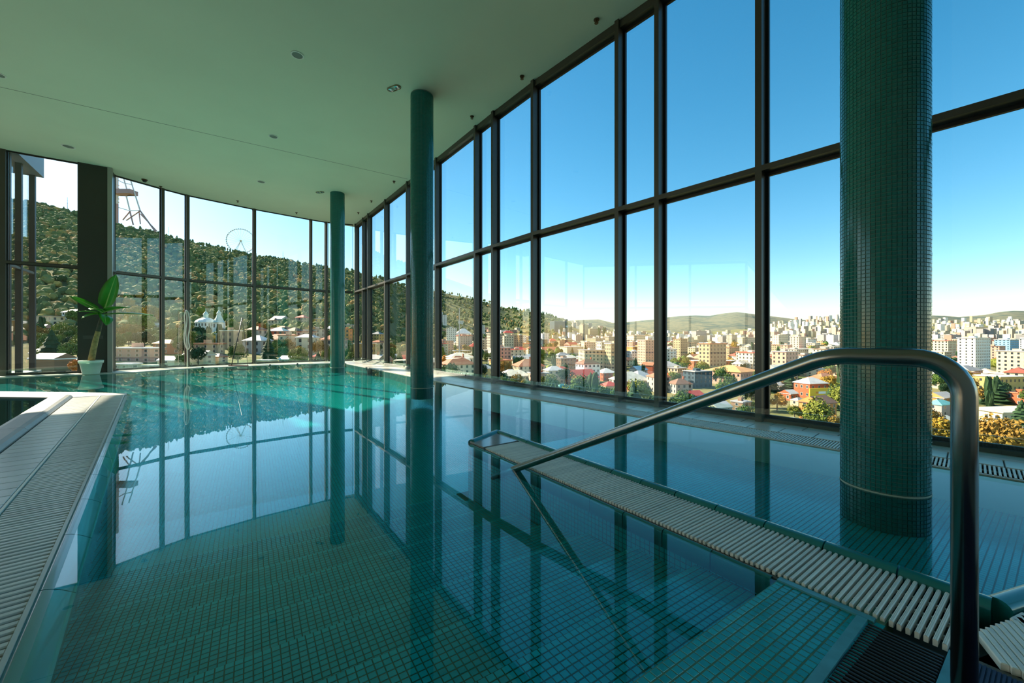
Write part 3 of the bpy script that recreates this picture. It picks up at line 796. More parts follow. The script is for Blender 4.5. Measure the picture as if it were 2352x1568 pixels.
MB().lathe([(0.075,-0.001),(0.072,-0.03),(0.06,-0.035)], 20).build('housing', M_brass, root)
MB().lathe([(0.055,-0.034),(0.052,-0.055),(0.035,-0.08),(0.004,-0.09)], 20).build('dome', M_black, root, smooth=True)

# ------------------------------------------------------------------ potted plant on the far ledge
pp = Vector((-11.55, 10.93, 0.016))
pl_ = tag(empty('potted_banana_plant', pp), 'leafy plant with bent bare stem in a white pot before the pillar', 'potted plant')
s = 1.0
MB().lathe([(0.165,0.0),(0.17,0.01),(0.225,0.30),(0.245,0.30),(0.25,0.37),(0.225,0.375),(0.21,0.33)], 32, cap=False).build('pot', M_pot, pl_, smooth=True)
MB().lathe([(0.21,0.325),(0.002,0.345)], 24).build('soil', M_soil, pl_)
stem = [Vector((0.0,0,0.33)), Vector((0.05,0,0.60)), Vector((0.13,0,0.95)), Vector((0.20,0,1.18))]
MB().tube(stem, [0.075,0.07,0.062,0.055], 12).build('stem', M_bark, pl_, smooth=True)
MB().tube([Vector((0.20,0,1.17)), Vector((0.25,0,1.38)), Vector((0.31,0,1.60)), Vector((0.34,0,1.70))], [0.056,0.05,0.04,0.03], 12).build('upper_stem', M_bark2, pl_, smooth=True)
def leaf(base, d0, length, width, droop, roll, name='leaf', stalk=0.12):
    d0 = Vector(d0).normalized(); p = Vector(base); rings = []; n = 9
    sidev = d0.cross(Vector((0,0,1)))
    if sidev.length < 0.05: sidev = Vector((1,0,0))
    sidev.normalize()
    m = MB(); pts = []; st = length/n; d = d0.copy()
    for k in range(n+1):
        f = k/n
        upv = sidev.cross(d).normalized()
        sd = (sidev*math.cos(roll) + upv*math.sin(roll)).normalized()
        nv = sd.cross(d).normalized()
        wd = width*max(0.02, math.sin(math.pi*min(1, f*0.93+0.07))**0.7) if f > stalk else width*0.10
        if f > 0.999: wd = width*0.02
        rings.append([p + sd*wd + nv*wd*0.22, p + sd*wd*0.5 + nv*wd*0.12, p - nv*0.004, p - sd*wd*0.5 + nv*wd*0.12, p - sd*wd + nv*wd*0.22,
                      p - sd*wd*0.5 + nv*(wd*0.12+0.004), p + nv*0.006, p + sd*wd*0.5 + nv*(wd*0.12+0.004)])
        pts.append(p.copy()); p = p + d*st; d = (d + Vector((0,0,-droop/n))).normalized()
    lf = m.rings(rings).build(name, M_leaf, pl_, smooth=True)
    MB().tube([q + Vector((0,0,0.004)) for q in pts], [0.016*(1-0.8*k/n)+0.002 for k in range(n+1)], 6).build('midrib', mat('pale_midrib', (0.25,0.48,0.10), rough=0.4), lf, smooth=True)
hub = Vector((0.335,0,1.68))
leaf(hub, (0.38,-0.05,1.0), 1.12, 0.19, 0.05, 0.25)
leaf(hub, (-0.80,-0.1,0.50), 0.95, 0.085, 0.15, 0.9)
leaf(hub + Vector((0,0,-0.03)), (-1,-0.35,0.30), 0.52, 0.10, 0.4, 0.1)
leaf(hub, (1,-0.25,0.28), 1.0, 0.16, 0.35, 0.05)
leaf(hub + Vector((0,0,-0.05)), (1,0.25,0.10), 1.15, 0.14, 0.25, -0.1)
leaf(hub + Vector((0,0,-0.05)), (0.75,-0.6,-0.12), 0.62, 0.17, 1.1, 0.5)
leaf(hub + Vector((0,0,-0.02)), (0.25,-0.8,0.45), 0.55, 0.12, 0.9, 0.1)
leaf(hub + Vector((0,0,-0.05)), (-0.45,-0.7,0.1), 0.45, 0.10, 1.0, 0.3)

# ------------------------------------------------------------------ squeegee and hose at the far glazing
q0 = gp(533, 841, 0.03)
sq = tag(empty('floor_squeegee', q0), 'black long-handled floor squeegee with red blade leaning at the far window', 'squeegee')
MB().tube([Vector((-0.02,0,0.02)), Vector((0.11,0.35,1.68))], 0.014, 8).build('handle', M_black, sq, smooth=True)
MB().obox((0.30,-0.12,0.03), Vector((0.36,-0.06,0.0)), Vector((0.006,0.03,0)), Vector((0,0,0.016))).build('blade', M_red, sq)
MB().tube([Vector((0.10,0.34,1.66)), Vector((0.22,0.30,1.1)), Vector((0.36,0.2,0.5)), Vector((0.52,0.0,0.12)), Vector((0.62,-0.12,0.03))], 0.006, 6).build('cord', M_black, sq, smooth=True)
hp = FAR[4] + Vector((0.05, -0.18))
hs = tag(empty('coiled_hose', v3(hp, 0)), 'pale hose looped from a hook on the far window post', 'hose')
MB().tube([Vector((0.0,0.08,1.93)), Vector((0.03,0.0,1.95)), Vector((0.08,-0.03,1.92))], 0.012, 8).build('hook', M_steel, hs)
lp1 = [Vector((0.06,-0.02,1.92)), Vector((-0.01,-0.02,1.75)), Vector((0.02,-0.03,1.4)), Vector((-0.02,-0.02,1.05)), Vector((0.04,-0.03,0.72)), Vector((0.12,-0.03,0.62)), Vector((0.17,-0.03,0.72)), Vector((0.12,-0.02,1.0)), Vector((0.18,-0.02,1.4)), Vector((0.14,-0.02,1.8)), Vector((0.08,-0.02,1.93))]
def smooth_path(P_, n=5):
    out = []
    for i in range(len(P_)-1):
        a = P_[max(i-1,0)]; b = P_[i]; c = P_[i+1]; d = P_[min(i+2,len(P_)-1)]
        for k in range(n):
            t = k/n; out.append(0.5*((2*b) + (c-a)*t + (2*a-5*b+4*c-d)*t*t + (3*b-a-3*c+d)*t**3))
    out.append(P_[-1]); return out
MB().tube(smooth_path(lp1), 0.017, 8).build('hose_loop', M_hose, hs, smooth=True)
lp2 = [Vector((0.07,-0.03,1.93)), Vector((0.10,-0.05,1.6)), Vector((0.06,-0.05,1.2)), Vector((0.10,-0.05,0.8)), Vector((0.11,-0.04,0.4)), Vector((0.10,-0.03,0.02))]
MB().tube(smooth_path(lp2), 0.015, 8).build('hose_end', M_hose, hs, smooth=True)
# ------------------------------------------------------------------ land outside
def lerp_tab(tab, x):
    if x <= tab[0][0]: return tab[0][1:]
    for a, b in zip(tab, tab[1:]):
        if x <= b[0]:
            f = (x-a[0])/(b[0]-a[0]); pass
            return tuple(p + (q-p)*f for p, q in zip(a[1:], b[1:]))
    return tab[-1][1:]
# bearing (as image column) -> ridge height (as image row), ridge distance, foot distance, foot level, near level
RIDGE = [(-1500,470,700,230,0,-11), (0,452,700,230,0,-11), (60,455,720,230,0,-11), (130,470,740,230,0,-11), (200,488,760,230,0,-11), (260,509,800,230,0,-12),
         (330,522,840,240,0,-12), (375,531,870,240,0,-12), (432,546,910,250,0,-12), (500,560,950,250,-1,-12), (585,577,1000,260,-2,-12), (650,588,1050,270,-3,-13), (715,600,1100,280,-4,-13),
         (760,607,1150,300,-5,-14), (810,612,1200,330,-7,-16), (860,630,1350,360,-10,-19), (940,652,1550,400,-14,-23), (1020,667,1750,450,-18,-26), (1060,673,1800,480,-19,-28),
         (1090,682,1850,500,-20,-30), (1130,690,1900,520,-20,-31), (1150,700,1950,540,-20,-32), (1215,708,2000,560,-20,-34), (1240,712,2050,600,-20,-34), (1270,720,2100,650,-20,-35), (1300,735,2200,700,-20,-35), (1340,748,2300,900,-20,-35),
         (1400,757,2400,1000,-18,-35), (1600,762,2600,1100,-16,-35), (1760,752,2800,1100,-14,-35), (1850,738,2900,1100,-10,-35), (1923,734,2900,1100,-10,-35), (2050,745,2800,1100,-12,-35), (2137,742,2600,1000,-14,-35), (2250,738,2500,1000,-14,-35), (2352,736,2500,1000,-14,-35), (4200,745,2500,1000,-14,-35)]
def ground(x, y):
    px_ = 1176 + F_PX*x/y
    yr, Yr, Yb, zb, zn = lerp_tab(RIDGE, px_)
    yr += 10 if px_ < 860 else 5 if px_ < 1290 else 0      # the trees stand above the soil line
    zr = EYE + Yr*(HOR-yr)/F_PX
    if y < Yb: 
        f = max(0.0, (y-60)/(Yb-60)); z = zn + (zb-zn)*f**1.3
    elif y < Yr:
        s = (y-Yb)/(Yr-Yb); p = 1.25 if px_ < 900 else 1.7
        z = zb + (zr-zb)*s**p
        z += math.sin(x*0.013+1.3)*math.sin(y*0.011+x*0.006)*min(1, s*3)*(1-s)*0.085*(zr-zb)
    else: z = zr - (y-Yr)*0.12
    return z
def img_to_ground(px_, py_):
    """where the sight line of a place in the view first meets the land"""
    a = (px_-1176)/F_PX; b = (py_-HOR)/F_PX; Y = 62.0
    while Y < 6000:
        if ground(a*Y, Y) >= EYE - b*Y: return Vector((a*Y, Y, ground(a*Y, Y)))
        Y *= 1.004
    return Vector((a*Y, Y, EYE - b*Y))
NA, NY = 260, 110
tv = []; tf = []
for j in range(NY):
    Y = 60*(5200/60)**(j/(NY-1))
    for i in range(NA):
        px_ = -2600 + 7600*i/(NA-1)
        a = (px_-1176)/F_PX; tv.append((a*Y, Y, ground(a*Y, Y)))
for j in range(NY-1):
    for i in range(NA-1):
        k = j*NA+i; tf.append((k, k+1, k+NA+1, k+NA))
me = bpy.data.meshes.new('hillside'); me.from_pydata(tv, [], tf); me.update()
me.polygons.foreach_set('use_smooth', [True]*len(me.polygons))
def land_mat(name, cols, scales, rough=0.95):
    m = bpy.data.materials.new(name); nt, o = nodes_of(m); N = nt.nodes; L = nt.links
    p = N.new('ShaderNodeBsdfPrincipled'); p.inputs['Roughness'].default_value = rough; p.inputs['Specular IOR Level'].default_value = 0.1; L.new(p.outputs[0], o.inputs[0])
    tc = N.new('ShaderNodeTexCoord')
    n1 = N.new('ShaderNodeTexNoise'); n1.inputs['Scale'].default_value = scales[0]; n1.inputs['Detail'].default_value = 8
    n2 = N.new('ShaderNodeTexNoise'); n2.inputs['Scale'].default_value = scales[1]; n2.inputs['Detail'].default_value = 6
    L.new(tc.outputs['Object'], n1.inputs['Vector']); L.new(tc.outputs['Object'], n2.inputs['Vector'])
    ad = N.new('ShaderNodeMath'); ad.operation = 'ADD'; L.new(n1.outputs['Fac'], ad.inputs[0]); L.new(n2.outputs['Fac'], ad.inputs[1])
    mu = N.new('ShaderNodeMath'); mu.operation = 'MULTIPLY'; mu.inputs[1].default_value = 0.5; L.new(ad.outputs[0], mu.inputs[0])
    cr = N.new('ShaderNodeValToRGB'); e = cr.color_ramp.elements
    while len(e) < len(cols): e.new(0.5)
    for k, c in enumerate(cols): e[k].position = 0.36 + 0.28*k/(len(cols)-1); e[k].color = (*c, 1)
    L.new(mu.outputs[0], cr.inputs[0]); L.new(cr.outputs[0], p.inputs['Base Color'])
    return m
M_hill = land_mat('wooded_hill_soil', [(0.08,0.11,0.04),(0.13,0.15,0.055),(0.24,0.21,0.09),(0.15,0.15,0.06)], (0.012, 0.11))
M_dist = land_mat('distant_hill_grass', [(0.05,0.085,0.08),(0.10,0.125,0.095),(0.20,0.19,0.12),(0.09,0.115,0.09)], (0.0022, 0.012))
hill = link('hillside', me, M_hill); tag(hill, kind='structure')
# far mountains: a broad ridge several kilometres away
DR = [(-2600,745),(900,745),(1150,742),(1230,741),(1300,736),(1340,735),(1365,730),(1400,741),(1430,741),(1460,737),(1500,734),(1536,728),(1570,725),(1600,724),(1625,726),(1650,721),(1680,717),(1700,716),(1735,722),(1770,726),(1800,729),(1840,735),(1880,736),(1923,731),(1980,729),(2030,731),(2080,728),(2137,724),(2170,725),(2200,728),(2240,725),(2270,722),(2310,713),(2352,714),(2500,716),(2800,722),(5000,735)]
dv = []; df = []; ND = 240; rows = [(3300, 0.0), (3700, 0.12), (4100, 0.32), (4600, 0.55), (5100, 0.80), (5600, 1.0), (6400, 0.6), (8000, 0.0)]
for j, (Y, f) in enumerate(rows):
    for i in range(ND):
        px_ = -2600 + 7600*i/(ND-1); yr = lerp_tab(DR, px_)[0]
        zr = EYE + 5600*(HOR-yr)/F_PX; a = (px_-1176)/F_PX
        z = -20 + (zr+20)*f
        if 0 < j < 5: z += 30*math.sin(px_*0.021 + j*1.7)*math.sin(px_*0.0073 + j)*f*(1-f)*3
        dv.append((a*Y, Y, z))
for j in range(len(rows)-1):
    for i in range(ND-1):
        k = j*ND+i; df.append((k, k+1, k+ND+1, k+ND))
me = bpy.data.meshes.new('mountains'); me.from_pydata(dv, [], df); me.update()
me.polygons.foreach_set('use_smooth', [True]*len(me.polygons))
tag(link('mountains', me, M_dist), kind='structure')

# ------------------------------------------------------------------ buildings
def wmat(n, c): return mat('wall_'+n, c, rough=0.85, var=0.10, scale=0.25, obvar=0.06, spec=0.2)
def rmat(n, c): return mat('roof_'+n, c, rough=0.6, var=0.14, scale=0.35, obvar=0.08, spec=0.3)
WC = {'cream': (0.66,0.55,0.37), 'beige': (0.54,0.43,0.29), 'tan': (0.42,0.31,0.19), 'white': (0.80,0.76,0.68), 'grey': (0.34,0.32,0.30), 'ochre': (0.62,0.40,0.13),
      'orange': (0.66,0.28,0.09), 'brick red': (0.42,0.11,0.05), 'pink': (0.58,0.33,0.24), 'brown': (0.24,0.15,0.09), 'dark glass': (0.05,0.08,0.10), 'pale blue': (0.25,0.47,0.66), 'stone': (0.47,0.40,0.31)}
RC = {'pale grey': (0.56,0.53,0.49), 'white': (0.74,0.71,0.65), 'grey': (0.36,0.35,0.34), 'rust': (0.42,0.16,0.08), 'red': (0.58,0.09,0.06), 'brown': (0.24,0.13,0.08), 'cream': (0.78,0.70,0.53),
      'orange': (0.66,0.33,0.13), 'teal': (0.16,0.42,0.40), 'blue': (0.07,0.32,0.62)}
M_win = mat('dark_window_glass', (0.035,0.045,0.055), rough=0.15, obvar=0.3)
M_wfr = mat('pale_window_frame', (0.62,0.58,0.50), rough=0.7)
wbx = MB()
wbx.box(-0.5, 0.5, -0.06, 0.04, -0.5, 0.5, m=1)
wbx.box(-0.40, 0.40, -0.075, -0.05, -0.43, 0.44, m=0)
WIN_ME = wbx.mesh('window'); WIN_ME.materials.append(M_win); WIN_ME.materials.append(M_wfr)
PLACED = []       # (x, y, radius)
HOMES = []
def in_bay(px_):
    B = [(85,'beyond the glazed wing'), (230,'left of the pillar'), (372,'right of the pillar'), (434,'behind the hanging hose'), (588,'below the big wheel'), (715,'left of slim column'),
         (815,'behind the slim column'), (945,'left of middle column'), (1090,'right of middle column'), (1130,'in the narrowest pane'), (1230,'left of central window'), (1425,'in the central window'),
         (1518,'right of central window'), (1750,'above the sloping handrail'), (2030,'left of near column'), (9999,'right of near column')]
    for e, n in B:
        if px_ < e: return n
def depth_word(y): return 'close below' if y < 170 else 'mid-distance' if y < 330 else 'well back' if y < 650 else 'far off'
def building(px_, py_, w, d, h, wall, roof, rtype, floors, rz=0.0, Y=None, label=None, cat='building', win=True, chim=False, rh=None, single=None, arches=False, name=None, parapet=0.5):
    a = (px_-1176)/F_PX
    if Y is None: p = img_to_ground(px_, py_)
    else: p = Vector((a*Y, Y, ground(a*Y, Y)))
    if Y is not None and py_ is not None: p.z = EYE - (py_-HOR)/F_PX*Y
    PLACED.append((p.x, p.y, math.hypot(w, d)*0.5))
    name = name or {'gable':'house','hip':'house','flat':'apartment_block'}[rtype]
    root = empty(name, p, rz)
    wm_, rm_ = wmat(wall.replace(' ','_'), WC[wall]), rmat(roof.replace(' ','_'), RC[roof])
    MB().box(-w/2, w/2, -d/2, d/2, -14, h).build('wall', wm_, root, fix=False)
    ov = min(0.6, w*0.04); m = MB(); x, y = w/2+ov, d/2+ov
    rh = rh if rh is not None else min(w, d)*(0.30 if rtype != 'flat' else 0)
    if rtype == 'flat':
        if parapet:
            m.box(-x, x, -y, y, h, h+0.45); 
            m.box(-w/2*0.35, w/2*0.15, -d/2*0.3, d/2*0.3, h+0.45, h+0.45+parapet*3, m=1)
        else: m.box(-x, x, -y, y, h, h+0.35)
        m.build('roof', [rm_, wm_], root, fix=False)
    else:
        if w >= d: r0, r1 = Vector((-(x-(y*0.9 if rtype=='hip' else 0)),0,h+rh)), Vector(((x-(y*0.9 if rtype=='hip' else 0)),0,h+rh)); 
        else: r0, r1 = Vector((0,-(y-(x*0.9 if rtype=='hip' else 0)),h+rh)), Vector((0,(y-(x*0.9 if rtype=='hip' else 0)),h+rh))
        A, B, Cc, Dd = Vector((-x,-y,h)), Vector((x,-y,h)), Vector((x,y,h)), Vector((-x,y,h)); e = Vector((0,0,-0.3))
        gm = 1 if rtype == 'gable' else 0
        if w >= d:
            m.poly([A,B,r1,r0]); m.poly([Cc,Dd,r0,r1]); m.poly([B,Cc,r1], gm); m.poly([Dd,A,r0], gm)
        else:
            m.poly([B,Cc,r1,r0]); m.poly([Dd,A,r0,r1]); m.poly([A,B,r0], gm); m.poly([Cc,Dd,r1], gm)
        m.quad(A+e,Dd+e,Cc+e,B+e)
        for q0, q1 in ((A,B),(B,Cc),(Cc,Dd),(Dd,A)): m.quad(q0+e,q1+e,q1,q0)
        m.build('roof', [rm_, wm_], root, fix=False)
    if chim:
        MB().box(w*0.18, w*0.18+0.8, -0.4, 0.4, h, h+rh+1.3).build('chimney', wmat('brick_red', WC['brick red']), root, fix=False)
    if win:
        single = (p.y < 235) if single is None else single
        fh = h/floors; joined = MB(); cz, sz = math.cos(rz), math.sin(rz)
        for (nx, ny, L, dist) in ((0,-1,w,d/2), (-1,0,d,w/2), (1,0,d,w/2)):
            wnx, wny = nx*cz - ny*sz, nx*sz + ny*cz
            if wnx*(0-p.x) + wny*(0-p.y) <= 0: continue
            n = max(1, int(L/3.1)); st = L/n; ww = min(1.25, st*0.42); wh = min(1.6, fh*0.56)
            for f in range(floors):
                z = fh*(f+0.52)
                for k in range(n):
                    t_ = -L/2 + st*(k+0.5)
                    if ny: loc = (t_, -dist-0.0, z); ro = 0.0
                    else: loc = (nx*dist, -t_*nx, z); ro = math.radians(90)*nx
                    if single: link('window', WIN_ME, None, root, loc, ro, (ww, 1, wh))
                    else:
                        c = Vector(loc); ax = Vector((math.cos(ro), math.sin(ro), 0)); ay = Vector((-math.sin(ro), math.cos(ro), 0))
                        joined.obox(c, ax*ww/2, ay*0.06, Vector((0,0,wh/2)))
        if joined.v: joined.build('window_rows', M_win, root, fix=False)['kind'] = 'stuff'
    if label is None:
        st = 'low' if floors <= 1 else 'two-storey' if floors == 2 else 'three-storey' if floors == 3 else 'tall'
        kind = {'gable':'gabled house','hip':'hip-roofed house','flat':'flat-roofed block'}[rtype]
        label = f"{st} {wall} {kind} with {roof} roof {depth_word(p.y)} {in_bay(px_)}"
        tag(root, label, cat, 'town houses outside ' + in_bay(px_))
    else: tag(root, label, cat)
    return root
def bpx(px_, base, wpx, hpx, wall, roof, rtype, floors, rz=0.0, dr=0.8, label=None, rhp=None, **kw):
    """a building measured in the photograph: base row gives its distance, widths and heights follow from it"""
    p = img_to_ground(px_, base); k = p.y/F_PX
    return building(px_, base, wpx*k, wpx*k*dr, hpx*k, wall, roof, rtype, floors, rz, label=label, rh=None if rhp is None else rhp*k, Y=p.y, **kw)
R_ad = math.radians
bpx(1312, 822, 46, 26, 'cream', 'pale grey', 'flat', 4, R_ad(28), 0.7, 'blank cream block with pale flat roof in the wide central window', win=False, parapet=0)
bpx(1350, 878, 44, 44, 'white', 'brown', 'hip', 4, R_ad(25), 0.75, 'white four-storey villa with brown hip roof above the teal pavilion', chim=True)
bpx(1290, 872, 34, 22, 'orange', 'red', 'hip', 2, R_ad(30), 0.9, 'orange brick house with bright red hip roof in the wide central window')
bpx(1296, 846, 40, 24, 'brown', 'grey', 'flat', 3, R_ad(25), 0.9, 'brown block with grey flat roof behind the red-roofed house')
bpx(1293, 902, 46, 6, 'stone', 'teal', 'hip', 1, R_ad(20), 0.8, 'low pavilion with teal hip roof at the foot of the wide central window', rhp=15)
bpx(1400, 900, 32, 16, 'cream', 'red', 'hip', 1, R_ad(15), 0.9, 'small cream cottage with red roof left of the double window post')
bpx(1470, 823, 54, 27, 'orange', 'grey', 'flat', 4, R_ad(12), 0.6, 'long orange apartment block in the narrow window right of centre')
bpx(1467, 789, 44, 19, 'cream', 'red', 'flat', 4, R_ad(15), 0.7, 'cream apartment block with red roof edge in the narrow window right of centre')
bpx(1490, 862, 22, 24, 'brick red', 'rust', 'gable', 3, R_ad(50), 1.2, 'ruined brick red gable in the narrow window right of centre', win=False)
bpx(1466, 866, 30, 18, 'grey', 'white', 'gable', 2, R_ad(25), 0.9, 'grey house with white roof below the brick gable')
bpx(1455, 905, 34, 12, 'pink', 'red', 'hip', 1, R_ad(25), 0.9, 'pink cottage with red roof behind the yellow-green tree')
bpx(1341, 772, 15, 26, 'beige', 'grey', 'flat', 9, R_ad(30), 0.9, 'slim beige tower block in the wide central window')
bpx(1281, 762, 30, 24, 'dark glass', 'grey', 'flat', 6, R_ad(25), 0.7, 'grey-blue office slab on the slope in the wide central window')
bpx(1360, 770, 22, 15, 'tan', 'pale grey', 'flat', 4, R_ad(20), 0.7, 'tan apartment block right of the slim tower block')
bpx(1382, 830, 26, 14, 'orange', 'white', 'hip', 2, R_ad(20), 0.9, 'square orange house with white hip roof in the wide central window')
bpx(1268, 793, 18, 11, 'pink', 'red', 'hip', 2, R_ad(20), 0.9, 'pink house with red roof at the left of the wide central window')
bpx(1680, 880, 74, 30, 'pink', 'orange', 'hip', 2, R_ad(32), 1.1, 'large theatre with orange tiled hip roof and dark colonnade', rhp=12)
bpx(1655, 848, 140, 20, 'brick red', 'cream', 'flat', 2, R_ad(3), 0.2, 'long brick gallery with cream roof strips behind the theatre', parapet=0)
bpx(1621, 824, 40, 12, 'cream', 'cream', 'hip', 1, R_ad(10), 0.8, 'cream stepped hall behind the long brick gallery', rhp=9)
bpx(1606, 785, 28, 25, 'grey', 'grey', 'flat', 8, R_ad(15), 0.5, 'grey office slab in the broad window under the handrail slope')
bpx(1591, 800, 18, 20, 'beige', 'cream', 'flat', 5, R_ad(25), 0.9, 'plain beige cube block in front of the grey office slab', win=False)
bpx(1650, 788, 20, 13, 'white', 'white', 'flat', 3, R_ad(15), 0.8, 'small white box block right of the grey office slab')
bpx(1713, 795, 34, 20, 'beige', 'cream', 'flat', 5, R_ad(10), 0.6, 'broad beige apartment block beside the thick window post')
bpx(1722, 776, 18, 17, 'grey', 'pale grey', 'flat', 7, R_ad(15), 0.7, 'grey tower block behind the broad beige apartment block')
bpx(1602, 888, 50, 36, 'dark glass', 'grey', 'flat', 4, R_ad(20), 0.7, 'dark glass building left of the theatre')
bpx(1585, 918, 52, 12, 'brick red', 'red', 'gable', 1, R_ad(20), 0.6, 'low building with long red roof under the handrail slope')
bpx(1562, 942, 60, 12, 'cream', 'cream', 'flat', 1, R_ad(25), 0.7, 'low building with broad cream flat roof at the foot of the window', parapet=0)
bpx(1702, 962, 34, 40, 'brown', 'grey', 'flat', 4, R_ad(30), 0.8, 'brown four-storey block below the handrail')
bpx(1650, 966, 44, 34, 'grey', 'pale grey', 'gable', 3, R_ad(20), 0.8, 'grey house below the handrail left of the brown block')
bpx(1862, 912, 50, 34, 'brick red', 'white', 'hip', 2, R_ad(12), 0.8, 'brick red house with white hip roof behind the yellow billboard')
bpx(1878, 966, 58, 44, 'orange', 'brown', 'gable', 3, R_ad(24), 0.8, 'ivy-covered red brick house below the yellow billboard')
bpx(1812, 918, 26, 16, 'brick red', 'white', 'gable', 1, R_ad(20), 1.0, 'red shed with white roof left of the yellow billboard')
bpx(1833, 940, 22, 22, 'beige', 'grey', 'hip', 2, R_ad(15), 0.9, 'narrow beige house left of the ivy-covered brick house')
bpx(1800, 985, 60, 20, 'tan', 'cream', 'gable', 1, R_ad(20), 0.8, 'low tan warehouse with cream roof beside the window post', rhp=6)
bpx(1850, 992, 50, 18, 'beige', 'pale grey', 'flat', 1, R_ad(18), 0.6, 'low beige warehouse in front of the ivy-covered brick house')
bpx(1786, 895, 26, 12, 'white', 'pale grey', 'hip', 1, R_ad(20), 0.9, 'small white house with pale roof beside the window post')
bpx(1873, 873, 30, 26, 'cream', 'grey', 'flat', 4, R_ad(40), 0.9, 'cream block with dark side under the handrail knee')
bpx(1784, 846, 32, 24, 'pink', 'brown', 'flat', 3, R_ad(10), 0.6, 'pink block with white window bands above the handrail')
bpx(1873, 809, 26, 17, 'tan', 'cream', 'flat', 4, R_ad(12), 0.7, 'tan apartment block above the handrail knee')
bpx(1784, 794, 26, 17, 'white', 'white', 'flat', 4, R_ad(15), 0.7, 'white block with grey side right of the thick window post')
bpx(2237, 856, 64, 80, 'white', 'white', 'flat', 12, R_ad(20), 0.45, 'tall white twelve-storey tower with rows of dark windows', single=True)
bpx(2312, 818, 40, 38, 'pale blue', 'pale grey', 'flat', 9, R_ad(20), 0.6, 'pale blue tower block right of the white tower')
bpx(2241, 776, 40, 25, 'beige', 'cream', 'flat', 7, R_ad(15), 0.5, 'long beige slab block behind the white tower')
bpx(2290, 897, 74, 34, 'ochre', 'cream', 'flat', 2, R_ad(10), 0.7, 'ochre building with arched loggia behind the dark conifer', parapet=0)
bpx(2345, 858, 60, 12, 'cream', 'blue', 'hip', 1, R_ad(12), 0.6, 'market hall with bright blue roof at the right edge')
bpx(2345, 930, 40, 28, 'brick red', 'rust', 'flat', 2, R_ad(10), 0.8, 'brick red block right of the dark conifer')
bpx(2315, 966, 120, 26, 'cream', 'cream', 'gable', 1, R_ad(8), 0.45, 'long cream building with skylights above the ochre trees', rhp=8)
bpx(2285, 992, 90, 14, 'beige', 'pale grey', 'gable', 1, R_ad(18), 0.5, 'low hall with pale grey roof behind the big ochre tree', rhp=7)
bpx(2158, 952, 44, 26, 'grey', 'teal', 'hip', 2, R_ad(15), 0.7, 'grey house with teal roof between the near column and the rail post')
bpx(2158, 922, 50, 12, 'orange', 'pale grey', 'gable', 1, R_ad(20), 0.7, 'low house with orange and pale roof above the teal-roofed house')
bpx(2162, 986, 54, 18, 'orange', 'cream', 'gable', 1, R_ad(25), 0.8, 'orange house with cream roof above the ochre shrub')
bpx(2160, 890, 60, 16, 'beige', 'cream', 'flat', 1, R_ad(15), 0.5, 'long beige warehouse right of the near column', parapet=0)
bpx(2182, 790, 34, 21, 'grey', 'pale grey', 'flat', 5, R_ad(10), 0.6, 'grey office block with white edge left of the white tower')
bpx(2165, 816, 52, 22, 'orange', 'brown', 'flat', 5, R_ad(10), 0.4, 'unfinished orange grid block beside the near column')
bpx(1056, 853, 52, 34, 'cream', 'cream', 'hip', 2, R_ad(25), 0.8, 'ornate cream pavilion with arched windows right of the middle column', rhp=10)
bpx(1064, 776, 34, 10, 'white', 'white', 'hip', 1, R_ad(15), 0.9, 'hall with swept white roof behind the ornate cream pavilion', rhp=12)
bpx(1166, 786, 22, 22, 'cream', 'red', 'hip', 4, R_ad(20), 0.8, 'cream block with red roof left of the wide central window')
bpx(1196, 790, 22, 20, 'white', 'pale grey', 'flat', 4, R_ad(20), 0.7, 'white terraced block left of the wide central window')
bpx(1142, 828, 60, 24, 'tan', 'pale grey', 'flat', 3, R_ad(10), 0.4, 'long tan building behind the double window posts')
bpx(1172, 872, 34, 16, 'beige', 'white', 'hip', 1, R_ad(15), 0.8, 'beige cottage with white roof left of the wide central window')
bpx(320, 830, 90, 30, 'pink', 'white', 'flat', 3, R_ad(-8), 0.3, 'long brownish brick building in the wide far bay next to the pillar')
bpx(385, 812, 46, 24, 'brick red', 'orange', 'hip', 2, R_ad(-10), 0.6, 'reddish house with orange roof behind the long brick building')
bpx(395, 842, 42, 16, 'cream', 'white', 'gable', 2, R_ad(-5), 0.7, 'cream house with white roof in the narrow second far bay')
bpx(292, 846, 46, 10, 'stone', 'white', 'flat', 1, R_ad(-12), 0.6, 'low house with white flat roof in front of the long brick building', parapet=0)
bpx(350, 850, 34, 10, 'grey', 'pale grey', 'flat', 1, R_ad(-12), 0.6, 'low grey house beside the first thin window post', parapet=0)
bpx(480, 812, 62, 22, 'tan', 'rust', 'flat', 2, R_ad(-5), 0.3, 'long tan wall-like building below the domed church')
bpx(458, 836, 52, 22, 'cream', 'white', 'gable', 2, R_ad(-8), 0.6, 'cream house with white roof below the domed church')
bpx(500, 832, 32, 14, 'beige', 'rust', 'hip', 2, R_ad(-12), 0.7, 'beige house with rust roof right of the cream house')
bpx(362, 759, 42, 12, 'grey', 'white', 'flat', 2, R_ad(-8), 0.4, 'grey mansion among ochre trees on the hillside')
bpx(730, 790, 26, 34, 'stone', 'brown', 'flat', 4, R_ad(-10), 0.7, 'stone multi-storey house left of the slim far column')
bpx(798, 792, 18, 36, 'orange', 'rust', 'flat', 4, R_ad(-10), 0.9, 'orange block just right of the slim far column')
bpx(670, 836, 44, 12, 'stone', 'white', 'gable', 1, R_ad(-8), 0.6, 'low stone house with white roof left of the yellow tree')
bpx(610, 840, 40, 12, 'cream', 'white', 'flat', 1, R_ad(-10), 0.6, 'low cream house with white roof beside the middle window post', parapet=0)
bpx(735, 834, 30, 16, 'pink', 'red', 'hip', 2, R_ad(-5), 0.7, 'pink house with red roof left of the slim far column')
